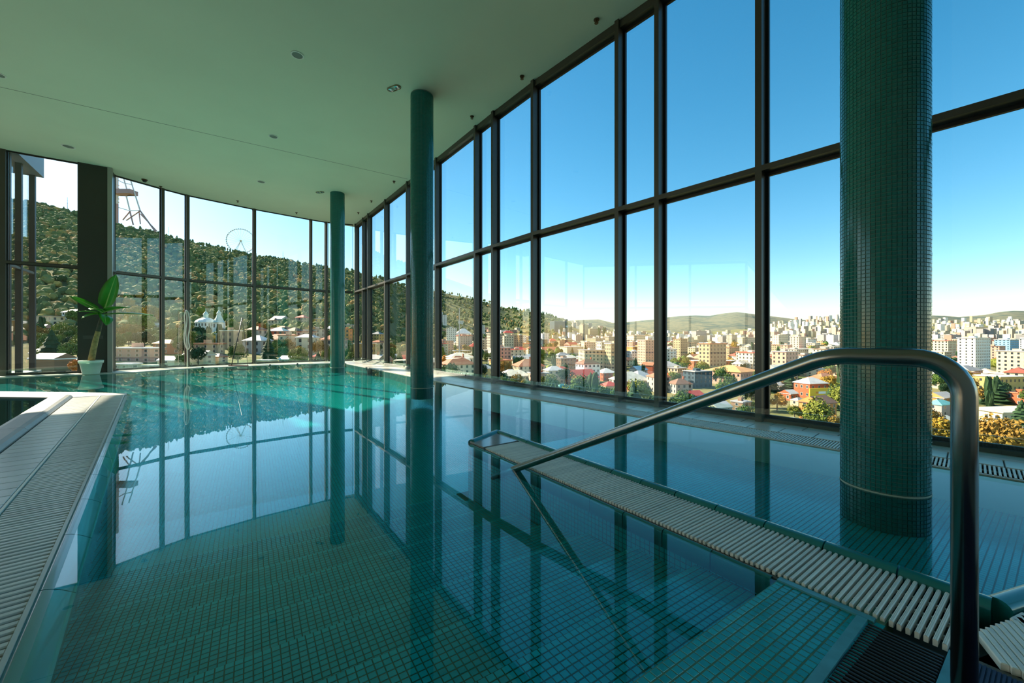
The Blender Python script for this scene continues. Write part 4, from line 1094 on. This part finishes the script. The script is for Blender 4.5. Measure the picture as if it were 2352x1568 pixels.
bpx(174, 733, 48, 16, 'white', 'white', 'hip', 2, R_ad(-15), 0.5, 'white villa with pinnacled roof left of the dark pillar', rhp=7)
bpx(112, 747, 60, 20, 'cream', 'grey', 'flat', 2, R_ad(-12), 0.4, 'long cream villa left of the dark pillar', parapet=0)
bpx(104, 763, 40, 10, 'tan', 'rust', 'hip', 1, R_ad(-10), 0.7, 'tan house with rust roof below the long cream villa')
bpx(140, 778, 70, 10, 'beige', 'white', 'gable', 1, R_ad(-20), 0.4, 'long beige house with white roof left of the dark pillar')
bpx(105, 822, 44, 12, 'beige', 'cream', 'gable', 1, R_ad(-10), 0.7, 'small beige house with cream gable left of the potted plant')
bpx(122, 856, 76, 34, 'brown', 'white', 'gable', 1, R_ad(-12), 0.5, 'large brown shed with white roof left of the potted plant', win=False)
bpx(183, 838, 30, 12, 'tan', 'pale grey', 'gable', 1, R_ad(-10), 0.7, 'tan house with pale roof behind the potted plant')
bpx(20, 770, 34, 34, 'orange', 'white', 'flat', 4, R_ad(-15), 0.7, 'orange and white apartment block beyond the glazed wing')
# ------------------------------------------------------------------ landmarks
def church():
    p = img_to_ground(478, 778); k = p.y/F_PX; q = empty('domed_church', p, R_ad(-8))
    wm_ = wmat('white', WC['white']); rm_ = rmat('white', RC['white']); tm = rmat('pale_green', (0.50,0.60,0.52))
    def cyl(name, x, y, prof, m, seg=20, parent=q): return MB().lathe([(r*k, z*k) for r, z in prof], seg, (x*k, y*k, 0)).build(name, m, parent, smooth=False)
    MB().box(-26*k, 16*k, -14*k, 20*k, -10, 22*k).build('nave', wm_, q)
    cyl('drum', -6, 0, [(20,20),(20,36),(21,36.5),(21,38)], wm_)
    for a in range(20):
        an = 2*math.pi*(a+0.5)/20
        MB().obox((-6*k+20*k*math.cos(an), 20*k*math.sin(an), 32*k), Vector((math.cos(an),math.sin(an),0))*0.2, Vector((-math.sin(an),math.cos(an),0))*1.3*k, Vector((0,0,3*k))).build('window', M_win, q)
    cyl('dome', -6, 0, [(21,38),(18,42),(13,45.5),(7,48),(5,48.5)], rm_, 24)
    cyl('lantern', -6, 0, [(5,48),(5,55),(6,55.5),(3.5,60),(1,63),(0.5,70)], tm, 12)
    MB().box(19*k, 37*k, -8*k, 8*k, -8, 37*k).build('bell_tower', wm_, q)
    for sx in (23.5, 32.5):
        MB().box((sx-1.8)*k, (sx+1.8)*k, -8.3*k, -7.9*k, 26*k, 34*k).build('window', M_win, q)
    cyl('spire', 28, 0, [(12.5,37),(10,40),(5.5,50),(4,56),(5,58),(2.5,62),(0.6,66),(0.4,74)], tm, 8)
    MB().box(-28*k, -16*k, -20*k, -8*k, -8, 12*k).build('porch', wm_, q)
    tag(q, 'white domed church with pointed bell tower on the hillside', 'church'); PLACED.append((p.x, p.y, 40*k))
church()
def ferris():
    Y = 985.0; a = (553-1176)/F_PX; k = Y/F_PX
    g = ground(a*Y, Y); c = Vector((a*Y, Y, EYE + (HOR-553)*k)); q = empty('ferris_wheel', (c.x, c.y, g), R_ad(25))
    cz = c.z - g; Rw = 27*k; M_wh = mat('pale_wheel_steel', (0.62,0.60,0.55), rough=0.5, metal=0.2); M_gon = mat('grey_gondola', (0.22,0.22,0.22), rough=0.5)
    ring = [Vector((Rw*math.cos(2*math.pi*i/48), 0, cz + Rw*math.sin(2*math.pi*i/48))) for i in range(49)]
    for yo in (-1.2, 1.2): MB().tube([v + Vector((0,yo,0)) for v in ring], 0.5, 5, cap=False).build('rim', M_wh, q)
    for i in range(24):
        an = 2*math.pi*i/24; MB().tube([Vector((0,0,cz)), Vector((Rw*math.cos(an),0,cz+Rw*math.sin(an)))], 0.22, 4).build('spoke', M_wh, q)
    gm = MB().box(-0.85,0.85,-0.9,0.9,-2.2,-0.2).mesh('gondola'); gm.materials.append(M_gon)
    for i in range(40):
        an = 2*math.pi*i/40; link('gondola', gm, None, q, (1.03*Rw*math.cos(an), 0, cz+1.03*Rw*math.sin(an)+0.8))
    MB().lathe([(1.6,-1.6),(1.6,1.6)], 12).build('hub', mat('yellow_hub', (0.75,0.55,0.08), rough=0.5), q).location = (0,0,cz)
    for sx in (-1, 1):
        for sy in (-1, 1): MB().tube([Vector((0,sy*1.5,cz)), Vector((sx*14,sy*6,-3))], 0.55, 6).build('support_leg', M_wh, q)
    tag(q, 'big ferris wheel standing on the ridge of the wooded hill', 'ferris wheel')
ferris()
def tv_tower():
    Y = 815.0; k = Y/F_PX; a = (303-1176)/F_PX
    g = ground(a*Y, Y); q = empty('broadcast_tower', (a*Y, Y, g)); X0 = 303
    M_tw = mat('white_tower_steel', (0.66,0.60,0.56), rough=0.5); M_tr = mat('faded_red_tower_steel', (0.40,0.22,0.20), rough=0.5)
    def P_(x, y, dy=0.0): return Vector(((x-X0)*k, dy, (HOR-y)*k + EYE - g))
    for i, (y0, y1) in enumerate(((515,468),(468,430),(430,385),(385,330))):
        MB().tube([P_(268,y0), P_(268,y1)], 3.4*k, 12).build('mast_section', (M_tr, M_tw, M_tw, M_tw)[i], q)
    for y in (425,432,440,448,456,464): MB().lathe([(4.6*k,-0.5),(4.6*k,0.5)], 12).build('mast_ring', M_tw, q).location = P_(268,y)
    MB().prism([(P_(264,0).x,-9), (P_(308,0).x,-9), (P_(308,0).x,9), (P_(264,0).x,9)], P_(0,447).z, P_(0,437).z).build('platform', M_tr, q)
    MB().poly([P_(266,447,-6),P_(306,447,-6),P_(290,451,0)]).poly([P_(266,447,6),P_(290,451,0),P_(306,447,6)]).build('platform_keel', M_tr, q)
    def bar(a_, b_, r, m, dy0=0.0, dy1=0.0): MB().tube([P_(*a_, dy0), P_(*b_, dy1)], r*k, 6).build('strut', m, q)
    bar((308,440),(322,484),1.4,M_tw); bar((322,484),(357,532),1.6,M_tr); bar((290,450),(298,482),1.4,M_tw); bar((298,484),(306,516),1.5,M_tr)
    bar((268,475),(298,484),0.9,M_tw); bar((298,484),(322,483),0.9,M_tw); bar((322,484),(290,506),1.4,M_tr); bar((298,486),(282,505),1.4,M_tr)
    bar((311,484),(314,512),1.2,M_tr,8,8); bar((314,488),(352,528),1.2,M_tr,8,8); bar((308,440),(296,400),1.3,M_tw); bar((292,437),(280,395),1.3,M_tw); bar((284,420),(302,424),0.9,M_tw); bar((268,412),(284,420),0.9,M_tw)
    tag(q, 'red and white broadcast tower with slanting legs on the hilltop', 'tower')
tv_tower()
def mast(px_, base, top, r, label, Y):
    a = (px_-1176)/F_PX; g = ground(a*Y, Y); k = Y/F_PX; q = empty('radio_mast', (a*Y, Y, g))
    z1 = EYE + (HOR-top)*k - g; mm = mat('grey_mast_steel', (0.45,0.45,0.45), rough=0.5)
    MB().tube([Vector((0,0,-2)), Vector((0,0,z1))], [r*k, r*k*0.5], 6).build('pole', mm, q)
    for f in (0.6, 0.8, 0.95): MB().box(-2.2*k*(1.2-f), 2.2*k*(1.2-f), -0.2, 0.2, z1*f-0.25, z1*f+0.25).build('crossbar', mm, q)
    tag(q, label, 'mast')
mast(155, 485, 453, 0.7, 'thin radio mast with forked top on the hill left of the pillar', 745)
mast(1055, 755, 707, 1.3, 'tall white mast rising behind the ornate pavilion', 430)
mast(387, 535, 521, 0.5, 'short antenna on the ridge in the narrow second far bay', 872)
mast(650, 590, 577, 0.5, 'short antenna on the ridge right of the ferris wheel', 1045)
def billboard():
    p = img_to_ground(1884, 916); k = p.y/F_PX*0.96; Y = p.y*0.96; a = (1884-1176)/F_PX; p = Vector((a*Y, Y, EYE-(916-HOR)/F_PX*Y)); q = empty('billboard', p, R_ad(12))
    MB().box(-30*k,30*k,-0.2,0.2,5*k,25*k).build('panel', mat('yellow_poster', (0.85,0.52,0.01), rough=0.5), q)
    MB().box(-6*k,14*k,-0.32,-0.2,12*k,17.5*k).build('white_print', mat('white_print', (0.9,0.88,0.84), rough=0.5), q)
    MB().box(-13*k,-6.5*k,-0.32,-0.2,13*k,17*k).build('red_print', mat('orange_print', (0.75,0.25,0.02), rough=0.5), q)
    for s in (-20, 20): MB().box((s-1)*k,(s+1)*k,-0.2,0.6,-12*k,5*k).build('post', M_frame, q)
    tag(q, 'long yellow billboard on posts beside the near column', 'billboard')
billboard()

# ------------------------------------------------------------------ trees
def blob_mesh(name, blobs, sub, seed, rough=0.25):
    r = random.Random(seed); bm = bmesh.new()
    for (x, y, z, rad) in blobs:
        res = bmesh.ops.create_icosphere(bm, subdivisions=sub, radius=rad, matrix=Matrix.Translation((x,y,z)))
        for v in res['verts']:
            d = (v.co - Vector((x,y,z))); v.co = Vector((x,y,z)) + d*(1 + r.uniform(-rough, rough))
    me = bpy.data.meshes.new(name); bm.to_mesh(me); bm.free(); return me
def leafy_mesh(name, seed, n=2600):
    """crown of real leaf clumps: small bent leaf sprays over a dozen boughs (unit crown, 1 m radius)"""
    r = random.Random(seed); M = MB(); boughs = []
    for _ in range(16):
        a = r.uniform(0, 6.28); e = r.uniform(-0.5, 1.3); q = r.uniform(0.35, 0.72)
        boughs.append((Vector((math.cos(a)*math.cos(e)*q, math.sin(a)*math.cos(e)*q, math.sin(e)*q*0.8)), r.uniform(0.26, 0.42)))
    for _ in range(n):
        c, rad = r.choice(boughs)
        d = Vector((r.gauss(0,1), r.gauss(0,1), r.gauss(0,1)*0.8)).normalized(); p = c + d*rad*r.uniform(0.75, 1.05)
        t1 = d.cross(Vector((r.uniform(-1,1),r.uniform(-1,1),r.uniform(-1,1)))).normalized(); t2 = (d*0.5 + t1.cross(d)*0.8).normalized()
        s = r.uniform(0.035, 0.07)
        M.quad(p - t1*s, p + t2*s*0.9, p + t1*s + d*s*0.3, p - t2*s*0.9)
    return M.mesh(name)
def leafmat(n, c): return mat('leaves_'+n, c, rough=0.8, var=0.35, scale=0.9, obvar=0.18, spec=0.15)
LC = {'green': (0.075,0.13,0.025), 'yellow-green': (0.17,0.19,0.03), 'ochre': (0.27,0.16,0.03), 'orange': (0.40,0.15,0.025), 'dark green': (0.025,0.055,0.02), 'gold': (0.38,0.24,0.03)}
LEAFY = {}; BLOB = {}
for n, c in LC.items():
    for v in range(2):
        me = leafy_mesh('crown', hash_ := (len(LEAFY)*13+5)); me.materials.append(leafmat(n.replace('-','_').replace(' ','_'), c)); LEAFY[n, v] = me
        rr = random.Random(len(BLOB)*7+3)
        bl = [(rr.uniform(-0.5,0.5), rr.uniform(-0.5,0.5), rr.uniform(-0.35,0.5), rr.uniform(0.35,0.6)) for _ in range(6)]
        me = blob_mesh('crown', bl, 2, len(BLOB)+40); me.materials.append(leafmat(n.replace('-','_').replace(' ','_'), c)); BLOB[n, v] = me
def conifer_mesh():
    M = MB(); r = random.Random(4)
    for i in range(9):
        z0 = i*0.105; rad = 0.5*(1-i/9.5)+0.03; n = 14; ring0 = []; ring1 = []
        for k in range(n):
            a = 2*math.pi*k/n; q = rad*r.uniform(0.72,1.1); ring0.append(Vector((q*math.cos(a), q*math.sin(a), z0 + r.uniform(-0.02,0.02)))); ring1.append(Vector((q*0.18*math.cos(a), q*0.18*math.sin(a), z0+0.17)))
        M.rings([ring0, ring1])
    return M.mesh('crown')
CONE = conifer_mesh(); CONE.materials.append(leafmat('dark_green', LC['dark green']))
trunk_me = MB().lathe([(0.09,-3.0),(0.07,0.5),(0.05,1.0)], 7).mesh('trunk'); trunk_me.materials.append(mat('grey_brown_trunk', (0.12,0.09,0.06), rough=0.9))
def tree(px_, py_, wpx, col, kind='broad', Y=None, label=None, hr=0.9, leafy=None):
    p = img_to_ground(px_, py_) if Y is None else Vector(((px_-1176)/F_PX*Y, Y, ground((px_-1176)/F_PX*Y, Y)))
    if Y is not None and py_ is not None: p.z = EYE - (py_-HOR)/F_PX*Y
    k = p.y/F_PX; r = wpx*k/2
    nm = {'broad':'broadleaf_tree','conifer':'conifer','cypress':'cypress'}[kind]
    q = empty(nm, p, rnd.uniform(0, 6.28)); h = 2*r*hr
    if kind == 'broad':
        big_ = (wpx > 26) if leafy is None else leafy
        me = (LEAFY if big_ else BLOB)[col, rnd.randint(0,1)]
        link('crown', me, None, q, (0,0,h*0.62), None, (r, r, h*0.58)); link('trunk', trunk_me, None, q, (0,0,0), None, (r*0.9, r*0.9, h*0.5))
    elif kind == 'conifer':
        link('crown', CONE, None, q, (0,0,0.3), None, (2*r, 2*r, h*1.25)); link('trunk', trunk_me, None, q, (0,0,0), None, (r, r, h*0.4))
    else:
        link('crown', BLOB['dark green', 0], None, q, (0,0,h*0.9), None, (r*1.1, r*1.1, h*1.2)); link('trunk', trunk_me, None, q, (0,0,0), None, (r, r, h*0.3))
    PLACED.append((p.x, p.y, r*0.7))
    if label: tag(q, label, 'tree')
    else: tag(q, f"{col} {nm.replace('_',' ')} {depth_word(p.y)} {in_bay(px_)}", 'tree', 'trees outside ' + in_bay(px_))
    return q
for t in ((2305,1075,128,'ochre','large ochre tree at the bottom right outside'), (2240,1062,56,'gold','golden bush just right of the rail post'), (2352,1060,80,'ochre','ochre tree cut by the right edge'), (2160,1050,92,'gold','golden shrub right of the near column'),
          (1880,1000,86,'yellow-green','yellow-green tree at the foot of the window left of the near column'), (1925,1012,60,'ochre','ochre tree half hidden by the near column'),
          (1466,935,66,'yellow-green','bright yellow-green tree in the narrow window right of centre'), (1345,930,74,'green','green tree at the foot of the wide central window'), (1380,938,56,'green','rounded green tree at the right foot of the wide central window'), (1262,905,50,'yellow-green','yellow-green tree at the left foot of the wide central window'),
          (1300,888,44,'dark green','dark tree behind the teal pavilion'), (1325,900,34,'gold','golden tree beside the white villa'), (1265,862,24,'yellow-green','slender yellow-green tree left of the red-roofed house'),
          (1785,945,44,'ochre','ochre tree beside the thick window post below the handrail'), (1825,965,36,'yellow-green','small yellow-green tree left of the ivy-covered house'), (1897,880,34,'orange','orange tree under the handrail knee'), (1903,900,40,'gold','golden tree left of the near column'),
          (1614,872,44,'yellow-green','yellow-green tree in front of the dark glass building'), (1690,812,28,'gold','gold tree before the broad beige apartment block'), (1720,955,40,'green','green tree beside the brown block below the handrail'),
          (1205,905,36,'gold','gold tree at the foot of the window left of centre'), (1160,860,34,'ochre','ochre tree above the beige cottage'), (1192,852,36,'green','green tree left of the wide central window'), (1198,836,30,'dark green','dark tree above the green tree left of centre'),
          (1118,858,26,'dark green','dark tree in the narrowest window strip'), (1075,815,24,'ochre','ochre tree beside the ornate pavilion'), (1022,836,20,'orange','orange tree left of the ornate pavilion'),
          (330,775,60,'yellow-green','yellow-green tree above the long brick building'), (300,788,50,'ochre','ochre tree above the left end of the long brick building'), (352,745,46,'gold','gold tree above the grey mansion'), (318,752,50,'gold','gold tree left of the grey mansion'),
          (270,785,44,'green','green tree beside the pillar edge'), (402,790,28,'gold','gold tree in the narrow second far bay'), (690,832,38,'gold','bright gold tree left of the slim column'), (640,818,40,'green','green tree in the broad far bay'), (570,800,44,'green','dark leafy tree left of the middle post'),
          (455,788,40,'dark green','dark tree in front of the domed church'), (415,845,34,'green','green shrub at the foot of the second far bay'),
          (100,800,40,'yellow-green','yellow-green tree left of the dark pillar'), (160,790,44,'yellow-green','broad yellow-green tree below the white villa'), (142,823,22,'gold','small gold tree above the brown shed'), (178,822,36,'yellow-green','yellow-green tree behind the banana plant'), (178,868,46,'orange','orange bush beside the white pot'), (90,770,26,'green','green tree below the cream villa'), (170,750,40,'green','green tree before the white villa'), (85,808,22,'orange','orange tree beside the wing corner')):
    tree(t[0], t[1], t[2], t[3], label=t[4])
tree(2290, 926, 58, 'dark green', 'conifer', label='dark conifer in front of the ochre arcaded building', hr=0.85)
tree(2265, 930, 28, 'dark green', 'conifer', label='small dark conifer beside the large conifer', hr=0.9)
tree(1345, 836, 34, 'dark green', 'conifer', label='spreading dark conifer above the white villa', hr=1.0)
tree(1815, 905, 56, 'dark green', 'conifer', label='dark conifer left of the brick red house', hr=0.7)
tree(1113, 800, 9, 'dark green', 'cypress', label='slim cypress in the narrowest window strip', hr=1.6)
tree(1478, 870, 10, 'dark green', 'cypress', label='slim cypress left of the brick gable', hr=1.8)
for x, y in ((506,770),(512,768),(1290,772),(1310,775),(1388,776),(1378,777),(300,740)): tree(x, y, 9, 'dark green', 'cypress', hr=1.5)

# ------------------------------------------------------------------ the rest of the town
def free(x, y, r): return all((x-a)**2 + (y-b)**2 > (r+c)**2*0.80 for a, b, c in PLACED)
r2 = random.Random(21)
walls = ['cream','beige','tan','white','stone','pink','beige','cream','brick red','ochre','grey']
roofs = ['pale grey','pale grey','white','rust','rust','red','grey','cream','brown']
def town(n, x0, x1, y0, y1, tall=0.15):
    done = tries = 0
    while done < n and tries < n*30:
        tries += 1
        px_ = r2.uniform(x0, x1); Y = y0*(y1/y0)**r2.random()
        a = (px_-1176)/F_PX; w = r2.uniform(9, 17)*(1+Y/1800) if px_ > 1000 else r2.uniform(8, 12); d = w*r2.uniform(0.6, 1.0)
        if not free(a*Y, Y, math.hypot(w,d)/2): continue
        fl = r2.choice([1,2,2,3]) if Y < 350 or px_ < 1000 else r2.choice([2,2,3,4,5])
        if r2.random() < tall and Y > 300: fl = r2.randint(6, 9)
        rt = 'flat' if fl > 3 else r2.choice(['gable','hip','hip','flat'])
        building(px_, None, w, d, fl*3.1, r2.choice(walls) if fl < 4 else r2.choice(['cream','beige','white','stone','tan','pink']), r2.choice(roofs), rt, fl, R_ad(r2.uniform(5,35) if px_ > 900 else r2.uniform(-25,0)), Y=Y, chim=Y < 260 and r2.random() < 0.4, single=Y < 150)
        done += 1
town(60, 1015, 1240, 230, 800); town(100, 1230, 1740, 245, 900, 0.2); town(42, 1750, 1940, 240, 900, 0.25); town(36, 2130, 2370, 250, 900, 0.3); town(14, 530, 720, 180, 270, 0.0); town(30, 590, 990, 200, 430, 0.0)
def grove(n, x0, x1, y0, y1, cols, w0, w1):
    done = tries = 0
    while done < n and tries < n*30:
        tries += 1
        px_ = r2.uniform(x0, x1); Y = y0*(y1/y0)**r2.random(); a = (px_-1176)/F_PX; w = r2.uniform(w0, w1)
        if not free(a*Y, Y, w/2): continue
        k = 'broad' if r2.random() < 0.86 else r2.choice(['conifer','cypress']); tree(px_, None, w*F_PX/Y*(0.5 if k == 'cypress' else 1), r2.choice(cols), k, Y=Y, hr=1.0 if k != 'cypress' else 1.8); done += 1
grove(170, 1010, 1940, 150, 800, ['green','green','yellow-green','ochre','dark green'], 8, 13)
grove(26, 2130, 2370, 140, 700, ['green','yellow-green','ochre','dark green'], 8, 13)
grove(80, 85, 990, 165, 380, ['green','yellow-green','ochre','green','dark green','green'], 6, 10)

grove(34, 85, 260, 120, 260, ['green','yellow-green','green','ochre','yellow-green'], 5, 9)
grove(40, 262, 760, 130, 300, ['green','yellow-green','green','dark green'], 5, 9)
# distant town and hill forest: more than anyone could count
HASH = {}
for x_, y_, r_ in PLACED:
    for i in range(int((x_-r_-8)//40), int((x_+r_+8)//40)+1):
        for j in range(int((y_-r_-8)//40), int((y_+r_+8)//40)+1): HASH.setdefault((i,j), []).append((x_, y_, r_))
def clear_of(x, y, r): return all((x-a)**2 + (y-b)**2 > (r+c)**2 for a, b, c in HASH.get((int(x//40), int(y//40)), ()))
def attr_mat(name):
    m = bpy.data.materials.new(name); nt, o = nodes_of(m); p = nt.nodes.new('ShaderNodeBsdfPrincipled'); at = nt.nodes.new('ShaderNodeAttribute'); at.attribute_name = 'tint'
    p.inputs['Roughness'].default_value = 0.9; p.inputs['Specular IOR Level'].default_value = 0.1
    nt.links.new(at.outputs['Color'], p.inputs['Base Color']); nt.links.new(p.outputs[0], o.inputs[0]); return m
def with_tint(me, face_cols):
    at = me.attributes.new('tint', 'FLOAT_COLOR', 'FACE'); flat = []
    for c in face_cols: flat += [c[0], c[1], c[2], 1.0]
    at.data.foreach_set('color', flat)
M = MB(); fc = []
pal = [WC['cream'], WC['white'], WC['beige'], WC['white'], WC['pink'], WC['grey'], WC['stone']]
for i in range(2600):
    px_ = r2.uniform(1000, 2380); Y = 850*(3000/850)**(r2.random()**0.8); a = (px_-1176)/F_PX
    if px_ < 1290 and r2.random() < 0.6 + (Y > 1150)*0.4: continue
    if 1300 < px_ < 1740 and Y > 2300 : continue
    if not clear_of(a*Y, Y, 8): continue
    g = ground(a*Y, Y); w = r2.uniform(9, 26); d = r2.uniform(9, 16); h = r2.choice([6,7,9,10,12,15,27,30,36]) if Y > 1300 and px_ > 1700 else r2.choice([6,6,7,9,9,12,15,24])
    if 1770 < px_ < 1930 and Y > 1500: h *= 1.25
    rz = r2.uniform(0, 0.6); c = r2.choice(pal); roof = r2.choice([RC['pale grey'], RC['rust'], RC['cream'], RC['grey']])
    M.obox((a*Y, Y, g + h/2 - 3), Vector((math.cos(rz),math.sin(rz),0))*w/2, Vector((-math.sin(rz),math.cos(rz),0))*d/2, Vector((0,0,h/2+3)), bottom=False)
    fc += [roof] + [c]*4
    if Y < 1700:      # window bands
        for f in range(int(h/3)):
            z = g + 1.6 + f*3
            for s_, ax, ay, L_ in ((-1, Vector((math.cos(rz),math.sin(rz),0)), Vector((-math.sin(rz),math.cos(rz),0)), w),):
                n = max(2, int(L_/4))
                for q in range(n):
                    cc = Vector((a*Y, Y, z)) + ax*(-L_/2 + L_*(q+0.5)/n) - ay*(d/2+0.08)
                    M.quad(cc - ax*0.8 - Vector((0,0,0.75)), cc + ax*0.8 - Vector((0,0,0.75)), cc + ax*0.8 + Vector((0,0,0.75)), cc - ax*0.8 + Vector((0,0,0.75))); fc.append((0.06,0.06,0.065))
me = M.mesh('distant_town'); with_tint(me, fc)
tag(link('distant_town', me, attr_mat('distant_town_paint')), 'countless small blocks of the distant town', 'town', kind='stuff')
# forest
base = bmesh.new(); bmesh.ops.create_icosphere(base, subdivisions=2, radius=1.0)
bv = [v.co.copy() for v in base.verts]; bf = [tuple(v.index for v in f.verts) for f in base.faces]; base.free()
base = bmesh.new(); bmesh.ops.create_icosphere(base, subdivisions=1, radius=1.0)
bv1 = [v.co.copy() for v in base.verts]; bf1 = [tuple(v.index for v in f.verts) for f in base.faces]; base.free()
V = []; Fc = []; T = []
FC = [(0.12,0.15,0.05),(0.15,0.18,0.06),(0.21,0.21,0.07),(0.085,0.12,0.05),(0.30,0.25,0.08),(0.38,0.28,0.08),(0.38,0.23,0.08),(0.13,0.16,0.055)]
def clump(x, y, z, r, h, c, hi):
    vv, ff = (bv, bf) if hi else (bv1, bf1); i = len(V); an = r2.uniform(0, 6.28); ca, sa = math.cos(an), math.sin(an)
    for v in vv:
        s = 1 + r2.uniform(-0.22, 0.22); V.append((x + (v.x*ca - v.y*sa)*r*s, y + (v.x*sa + v.y*ca)*r*s, z + v.z*h*s))
    for f in ff: Fc.append((i+f[0], i+f[1], i+f[2]))
    T.extend([c]*len(ff))
for i in range(13000):
    px_ = r2.uniform(-420, 1290)
    yr, Yr, Yb, zb, zn = lerp_tab(RIDGE, px_)
    s = r2.random()**0.75
    if px_ > 1020 and (s < 0.25 or r2.random() < 0.55): continue
    Y = Yb*0.84 + (Yr - Yb*0.84)*s; a = (px_-1176)/F_PX; x = a*Y
    n = math.sin(x*0.02+Y*0.013)*math.sin(Y*0.017-x*0.011+2)
    warm = 0.45 + 0.4*n - 0.30*(s > 0.8) - 0.15*(px_ > 560)
    c = r2.choice(FC[4:7]) if r2.random() < warm*0.62 else r2.choice([FC[0],FC[1],FC[2],FC[3],FC[7]])
    dark = r2.random() < 0.12
    r = r2.uniform(2.2, 4.4)*(0.8 + Y/2200)
    if not clear_of(x, Y, r*0.8): continue
    g = ground(x, Y)
    clump(x, Y, g + r*0.7, r*(0.6 if dark else 1), r*(1.5 if dark else 0.95), FC[3] if dark else c, Y < 900 and px_ > 60)
for i in range(500):   # serrated ridge line
    px_ = r2.uniform(-300, 1290); yr, Yr, Yb, zb, zn = lerp_tab(RIDGE, px_); Y = Yr*r2.uniform(0.985, 1.0); a = (px_-1176)/F_PX
    if not 60 < px_ < 820 and r2.random() < 0.5: continue
    r = r2.uniform(1.6, 3.2)*(0.8+Y/2200); clump(a*Y, Y, ground(a*Y, Y) + r, r*0.6, r*r2.uniform(1.0, 2.0), FC[3], False)
me = bpy.data.meshes.new('hill_forest'); me.from_pydata(V, [], Fc); me.update(); with_tint(me, T)
tag(link('hill_forest', me, attr_mat('autumn_forest_leaves')), 'dense autumn forest covering the hillside', 'forest', kind='stuff')

# things that would share a label are told apart by their order from left to right
same = {}
for o in COL.objects:
    if o.parent is None and 'group' in o and 'label' in o: same.setdefault(o['label'], []).append(o)
ORD = ['leftmost', 'second leftmost', 'third leftmost', 'fourth leftmost', 'fifth leftmost', 'sixth leftmost', 'seventh leftmost', 'eighth leftmost', 'ninth leftmost', 'tenth leftmost']
for lab, objs in same.items():
    if len(objs) > 1 and len(objs) <= 10:
        for k, o in enumerate(sorted(objs, key=lambda q: q.location.x/q.location.y)):
            t_ = lab + ', ' + (['leftmost', 'middle', 'rightmost'][k] if len(objs) == 3 else ['leftmost', 'rightmost'][k] if len(objs) == 2 else ORD[k])
            if len(t_.split()) <= 16: o['label'] = t_
